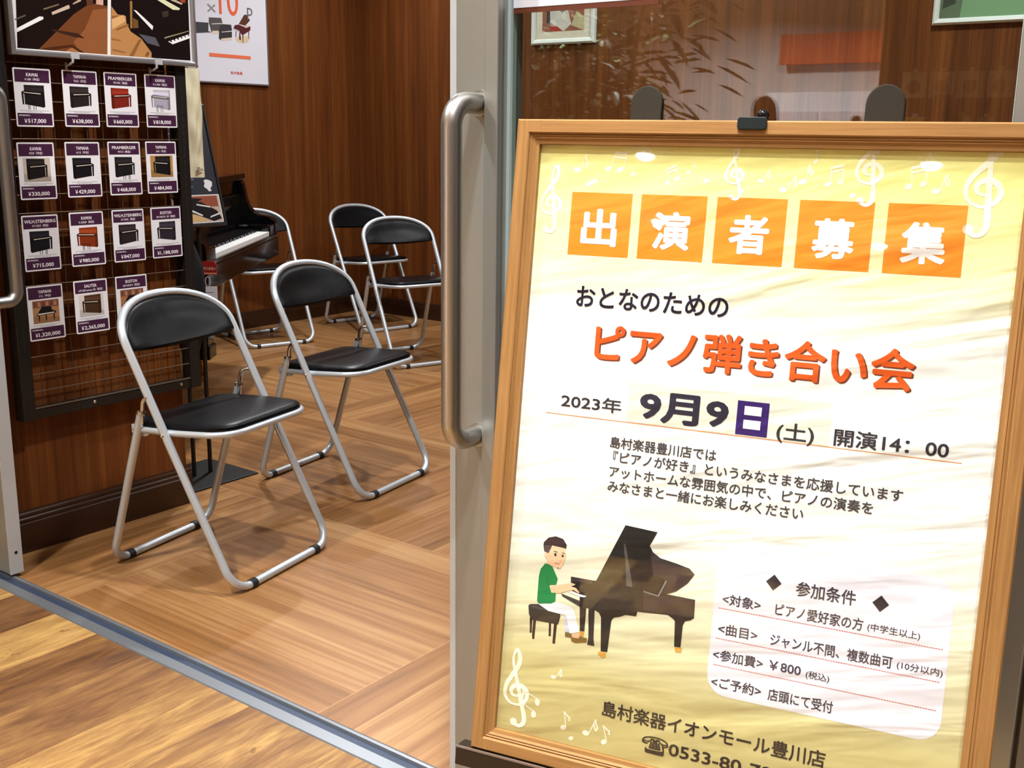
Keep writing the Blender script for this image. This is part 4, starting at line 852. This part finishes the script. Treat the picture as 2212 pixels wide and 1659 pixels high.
mb = MB(); rect(mb, 67, -381.6, 581, -382.5, D1, ink((224, 140, 60))); mb.build('orange_rule', po, fix=False, face=(0, -1, 0))
for body, x0, x1, yt in (('島村楽器豊川店では', 160, 299.5, -402.5), ('『ピアノが好き』というみなさまを応援しています', 165.5, 522, -421), ('アットホームな雰囲気の中で、ピアノの演奏を', 162, 490.5, -440.5), ('みなさまと一緒にお楽しみください', 161.5, 411.5, -459.5)):
    line(body, x0, x1, yt, yt-15.2, (66, 60, 64), .016)
# player at the piano, printed picture
mb = MB()
for i, (col, pts) in enumerate(PLAYER_ART): mb.poly([sfn(x/10, y/10, D1-.00001*i) for x, y in pts], ink(tuple(col)))
mb.build('piano_player_picture', po, fix=False, face=(0, -1, 0))
# conditions box
mb = MB(); mb.poly([sfn(x, y, D1) for x, y in rrect(313.5, -711, 589.5, -517, 26, 7)], ink((236, 236, 248))); bx = mb.build('conditions_box', po, fix=False, face=(0, -1, 0))
def bline(body, x0, x1, yt, yb, col=(64, 60, 74), bold=.01):
    mb = MB(); text(mb, body, x0, x1, yt, yb, sfn, D2, ink(col), bold+.006, 3); mb.build('lettering', bx, fix=False, face=(0, -1, 0))
bline('参加条件', 411.5, 482, -549, -567.5, bold=.012)
mb = MB()
for cx, cy in ((384.5, -556), (510, -559)): mb.poly([sfn(cx+a, cy+b, D2) for a, b in ((-9.5, 0), (0, -10), (9.5, 0), (0, 10))], ink((46, 42, 50)))
mb.build('diamonds', bx, fix=False, face=(0, -1, 0))
for a, b, c_, y, w0, w1, e0, e1 in (('<対象>', 'ピアノ愛好家の方', '(中学生以上)', -580, 324, 371.5, 389.5, 493), ('<曲目>', 'ジャンル不問、複数曲可', '(10分以内)', -618.5, 322, 371, 387, 530), ('<参加費>', '￥800', '(税込)', -652, 318.5, 381, 388.5, 427), ('<ご予約>', '店頭にて受付', '', -687, 319.5, 382, 390.5, 468.5)):
    bline(a, w0, w1, y, y-14.5); bline(b, e0, e1, y-.5, y-(12.5 if b[0] == '￥' else 15.8))
    if c_: bline(c_, *{'(中学生以上)': (498, 557), '(10分以内)': (535, 585.5), '(税込)': (433, 461)}[c_], y-4, y-15, bold=.004)
mb = MB()
for y in (-599.8, -638.5, -672.5):
    x = 320.
    while x < 583: rect(mb, x, y+.5, x+2.4, y-.5, D2, ink((206, 112, 100))); x += 3.1
mb.build('dotted_rules', bx, fix=False, face=(0, -1, 0))
line('島村楽器イオンモール豊川店', 180, 466, -750.5, -772, (48, 40, 36), .018); line('☎0533-80-7870', 237, 433, -783, -806, (48, 40, 36), .018)
# clear cover sheet
def cover():
    m = glass_mat('clear_cover_sheet', (252, 253, 252), .02, 1.42); t = m.node_tree; k = NT.__new__(NT); k.m = m; k.t = t; p = k.pos()
    wv = k.math('ADD', k.math('MULTIPLY', p[0], -.15), p[2])
    hgt = k.noise(k.comb(k.math('MULTIPLY', p[0], 4.), 2., k.math('MULTIPLY', wv, 9.)), 1., 2., .5, .6)
    nb = k.bump(hgt, 1., .0012)
    for n_ in t.nodes:
        if n_.bl_idname in ('ShaderNodeBsdfGlossy', 'ShaderNodeFresnel'): t.links.new(nb, n_.inputs['Normal'])
    return m
mb = MB(); mb.box((-FW/2+.0312, .0053, .0312), (FW/2-.0312, .0061, FH-.0312), cover()); mb.build('cover_sheet', ev)

# ------------------------------------------------------------------ poster stand carrying it
st = thing('poster_stand', 'dark poster stand with two round-topped posts behind the yellow poster, ledge and clip', 'sign stand')
st.matrix_world = MS
M_POST = P('stand_taupe', (48, 43, 36), .7, 0, spec=.08); M_LEDGE = P('ledge_dark_brown', (40, 28, 16), .35, .3)
zmin = -(base.z)/math.cos(LN)+.04
for x0, x1 in ((146, 187), (434, 478.5)):
    hw = (x1-x0)/2000; cx = (x0+x1)/2000-FW/2; zt = FH+.046-hw
    pl = [(cx-hw, zmin), (cx+hw, zmin)] + [(cx+hw*math.cos(R(a)), zt+hw*1.05*math.sin(R(a))) for a in range(0, 181, 15)]
    mb = MB(); mb.prism(pl, lambda x, z, d: (x, d, z), .0185, .030, M_POST); mb.build('post', st, bevel=.002, seg=3)
for z in (.10, .70): MB().box((-.2, .0305, z), (.2, .040, z+.04), M_POST).build('cross_brace', st, bevel=.001)
mb = MB(); mb.box((-FW/2-.020, -.009, -.028), (FW/2+.020, .018, -.0012), M_LEDGE); lg = mb.build('ledge', st, bevel=.0015)
MB().box((-FW/2-.020, -.0096, -.0032), (FW/2+.020, -.0065, -.0008), P('ledge_edge', (120, 104, 92), .4, .3)).build('ledge_lip', lg)
mb = MB(); mb.prism(rrect(.291-FW/2, FH-.0115, .3265-FW/2, FH+.0035, .004), lambda x, z, d: (x, d, z), -.0085, -.0053, P('clip_dark_green_grey', (24, 30, 29), .45, spec=.2)); cl = mb.build('clip', st, bevel=.0008)
MB().box((.293-FW/2, -.0075, FH+.0012), (.325-FW/2, .0300, FH+.0036), P('clip_dark_green_grey', (24, 30, 29), .45, spec=.2)).build('clip_arm', cl)
MB().ball((.317-FW/2, .012, FH+.0095), .0075, P('clip_knob', (14, 15, 18), .15), 9, (1, 1, .85)).build('clip_knob', cl, smooth=True)
# splayed feet on the floor
ft = []
for sx in (-.19, .19):
    wp = MS @ Vector((sx, .024, zmin)); wi = MS.inverted()
    f0 = wi @ Vector((wp.x, wp.y, .011)); a = wi @ (Vector((wp.x, wp.y, .011)) + nv*.20); b = wi @ (Vector((wp.x, wp.y, .011)) - nv*.085)
    mb = MB(); mb.tube([a, b], .011, M_LEDGE, 12); mb.tube([f0, (sx, .024, zmin+.02)], .011, M_LEDGE, 12); mb.build('foot', st, smooth=True)
# ------------------------------------------------------------------ sheet on the glass, things seen through it
sh = thing('notice_sheet', 'white sheet with a brown edge stuck high on the glass door', 'notice', (-.93, 1.4281, 1.383))
mb = MB(); mb.box((-.138, 0, 0), (.118, .0012, .35), flat((96, 52, 36), .4)); g_ = mb.build('brown_backing', sh)
mb = MB(); mb.box((-.138, -.0005, .008), (.098, -.0001, .35), flat((214, 218, 230), .4)); pg = mb.build('paper', sh)
mb = MB()
for x0, x1, z in ((-.110, -.099, .0215), (-.090, -.088, .021), (-.086, -.080, .0225), (-.076, -.074, .022)):
    mb.box((x0, -.0009, z), (x1, -.0006, z+.01), flat((40, 40, 56)))
mb.build('lettering', pg)
M_PF = P('white_picture_frame', (222, 228, 222), .35)
def picture(name, lab, x0, x1, z0, z1, art, mat_w=.045, wd=.03):
    t = thing(name, lab, 'picture', ((x0+x1)/2, 5.43, z0)); f = lambda x, y, z: (x-(x0+x1)/2, y-5.43, z-z0)
    mb = MB(); pr = [(0, 5.4298), (0, 5.408), (wd*.3, 5.400), (wd*.8, 5.404), (wd, 5.412), (wd, 5.4298)]
    mould(mb, x0, x1, z0, z1, wd, lambda x, y, z: f(y, x, z), M_PF, 0, 0, pr); mb.build('frame', t)
    MB().box(f(x0+wd*.9, 5.414, z0+wd*.9), f(x1-wd*.9, 5.4285, z1-wd*.9), flat((214, 206, 186), .5)).build('mat_board', t)
    mb = MB(); a0, a1, c0, c1 = x0+wd+mat_w, x1-wd-mat_w, z0+wd+mat_w*.9, z1-wd-mat_w
    for i, (col, pts) in enumerate(art): mb.poly([f(a0+(a1-a0)*u, 5.4136-i*.0001, c0+(c1-c0)*v) for u, v in pts], flat(col, .4))
    mb.build('print', t, fix=False, face=(0, -1, 0)); return t
S1 = [(0, 0), (1, 0), (1, 1), (0, 1)]
picture('framed_picture', 'small white framed print in reddish and grey tones on the wood wall behind the glass', -3.915, -3.478, 1.716, 2.16,
  [((150, 92, 74), S1), ((205, 200, 190), [(.15, .2), (.4, .05), (.52, .0), (.7, .12), (.6, .45), (.3, .6), (.15, .5)]), ((60, 56, 66), [(.1, .15), (.2, .1), (.17, .6), (.12, .7)]), ((168, 60, 52), [(.2, .0), (.5, .0), (.35, .1), (.22, .1)]), ((120, 116, 112), [(.3, .5), (.5, .3), (.62, .5), (.5, .8), (.36, .7)]), ((190, 180, 140), [(.7, .1), (1, .0), (1, .25), (.82, .35)]), ((222, 214, 200), [(.45, .25), (.62, .15), (.58, .3), (.5, .36)])])
picture('framed_picture', 'large white framed green landscape print high on the wall at the right', -1.625, -1.00, 1.722, 2.20,
  [((120, 158, 118), S1), ((96, 112, 90), [(0, 0), (.16, 0), (.2, .6), (.1, 1), (0, 1)]), ((70, 120, 64), [(.72, 0), (1, 0), (1, .7), (.85, .5), (.76, .2)]), ((200, 216, 200), [(.14, .25), (.3, .45), (.34, .5), (.3, .52), (.13, .3)]), ((60, 70, 58), [(.02, .1), (.12, .15), (.1, .5), (.04, .6)])], 0., .028)

# ------------------------------------------------------------------ the mall side, which the glass door mirrors
pt = thing('potted_plant', 'tall leafy plant in a round planter, seen as a reflection in the glass door', 'plant', (-3.05, -1.75, 0))
MB().lathe([(.20, 0), (.25, .42), (.235, .42), (.22, .36)], P('planter_clay', (120, 96, 78), .6), 28).build('planter', pt, smooth=True)
mb = MB(); random.seed(11); M_STEM = P('plant_stem', (92, 76, 50), .7); tips = []
for i in range(9):
    a = random.uniform(0, 6.28); r = random.uniform(.02, .12); tilt = random.uniform(.05, .32); h_ = random.uniform(1.1, 1.8)
    p0 = Vector((r*math.cos(a), r*math.sin(a), .36)); p2 = p0+Vector((tilt*math.cos(a), tilt*math.sin(a), h_)); p1 = (p0+p2)/2+Vector((0, 0, .08))
    mb.tube([p0, p1, p2], [.014, .011, .007], M_STEM, 8); tips.append((p0, p1, p2))
mb.build('stems', pt, smooth=True)
mb = MB(); M_LEAF = P('plant_leaf', (116, 128, 84), .4)
for i in range(2200):
    p0, p1, p2 = random.choice(tips); t = random.uniform(.35, 1.05); c_ = p0.lerp(p2, t); a = random.uniform(0, 6.28); el = random.uniform(-.7, .6); L = random.uniform(.07, .17); wd = L*.15
    d_ = Vector((math.cos(a)*math.cos(el), math.sin(a)*math.cos(el), math.sin(el))); c_ = c_ + d_*random.uniform(.02, .42); s_ = d_.cross(Vector((0, 0, 1))).normalized(); dn = Vector((0, 0, -.25*L))
    mb.add([c_, c_+d_*L*.35+s_*wd, c_+d_*L*.75+s_*wd*.7+dn*.4, c_+d_*L+dn, c_+d_*L*.75-s_*wd*.7+dn*.4, c_+d_*L*.35-s_*wd], [(0, 1, 2, 3), (0, 3, 4, 5)], M_LEAF)
lf = mb.build('foliage', pt, fix=False); lf['kind'] = 'stuff'
o = MB().box((-4.25, -6.96, 1.86), (-3.12, -6.86, 2.12), P('orange_board', (214, 92, 34), .5)).build('sign_board'); tag(o, 'plain orange sign board across the mall, mirrored in the glass door', 'sign')
cb = thing('white_counter', 'white cupboard unit across the mall, mirrored in the glass door', 'cabinet', (-3.68, -6.7, 0))
MB().box((-.50, -.28, 0), (.46, .2, 1.60), flat((214, 208, 212), .4)).build('body', cb)
for a, b in ((-.46, -.03), (.01, .42)): MB().box((a, .2005, .1), (b, .215, 1.44), flat((196, 186, 190), .4)).build('door', cb, bevel=.004)
dr = thing('display_gondola', 'brown display panel of small wares across the aisle, mirrored in the glass door', 'display rack', (-1.62, -3.1, 0))
MB().box((-.42, -.05, 0), (.42, 0, 1.95), P('gondola_brown', (86, 54, 40), .6)).build('back_panel', dr)
MB().box((-.42, -.3, 0), (.42, -.05, .08), P('gondola_brown', (86, 54, 40), .6)).build('base', dr)
for i, (x, z, w2, h2, col) in enumerate(((-.22, 1.48, .062, .13, (216, 214, 216)), (-.08, 1.48, .062, .13, (206, 204, 208)), (.06, 1.48, .062, .13, (210, 208, 206)), (.20, 1.48, .06, .13, (200, 198, 210)), (-.20, 1.26, .05, .12, (206, 178, 96)), (-.08, 1.26, .045, .12, (176, 176, 196)), (.03, 1.26, .05, .13, (210, 206, 202)), (.15, 1.26, .04, .12, (170, 166, 150)))):
    t = thing('hanging_pack', ('pale pack on the top row of the mirrored display, %s' % ('at its left end', 'second from its left end', 'third from its left end', 'at its right end')[i]) if i < 4 else ('%s pack on the lower row of the mirrored display' % ('yellow', 'lilac grey', 'white', 'olive grey')[i-4]), 'package', (-1.62+x, -3.1, z), 0, 'packs on the mirrored display')
    MB().box((-w2, .030, -h2/2), (w2, .055, h2/2), flat(col, .3)).build('pack', t, bevel=.004)
    MB().ball((0, .056, -.01), w2*.55, flat(tuple(int(c*.5) for c in col), .3), 8, (1, .12, 1)).build('printed_motif', t, smooth=True)
    MB().tube([(0, .001, h2/2+.02), (0, .06, h2/2+.02)], .003, M_CHR, 6).build('peg', t)
    MB().box((-.012, .038, h2/2-.001), (.012, .047, h2/2+.018), flat((225, 225, 228), .3)).build('hang_tab', t)
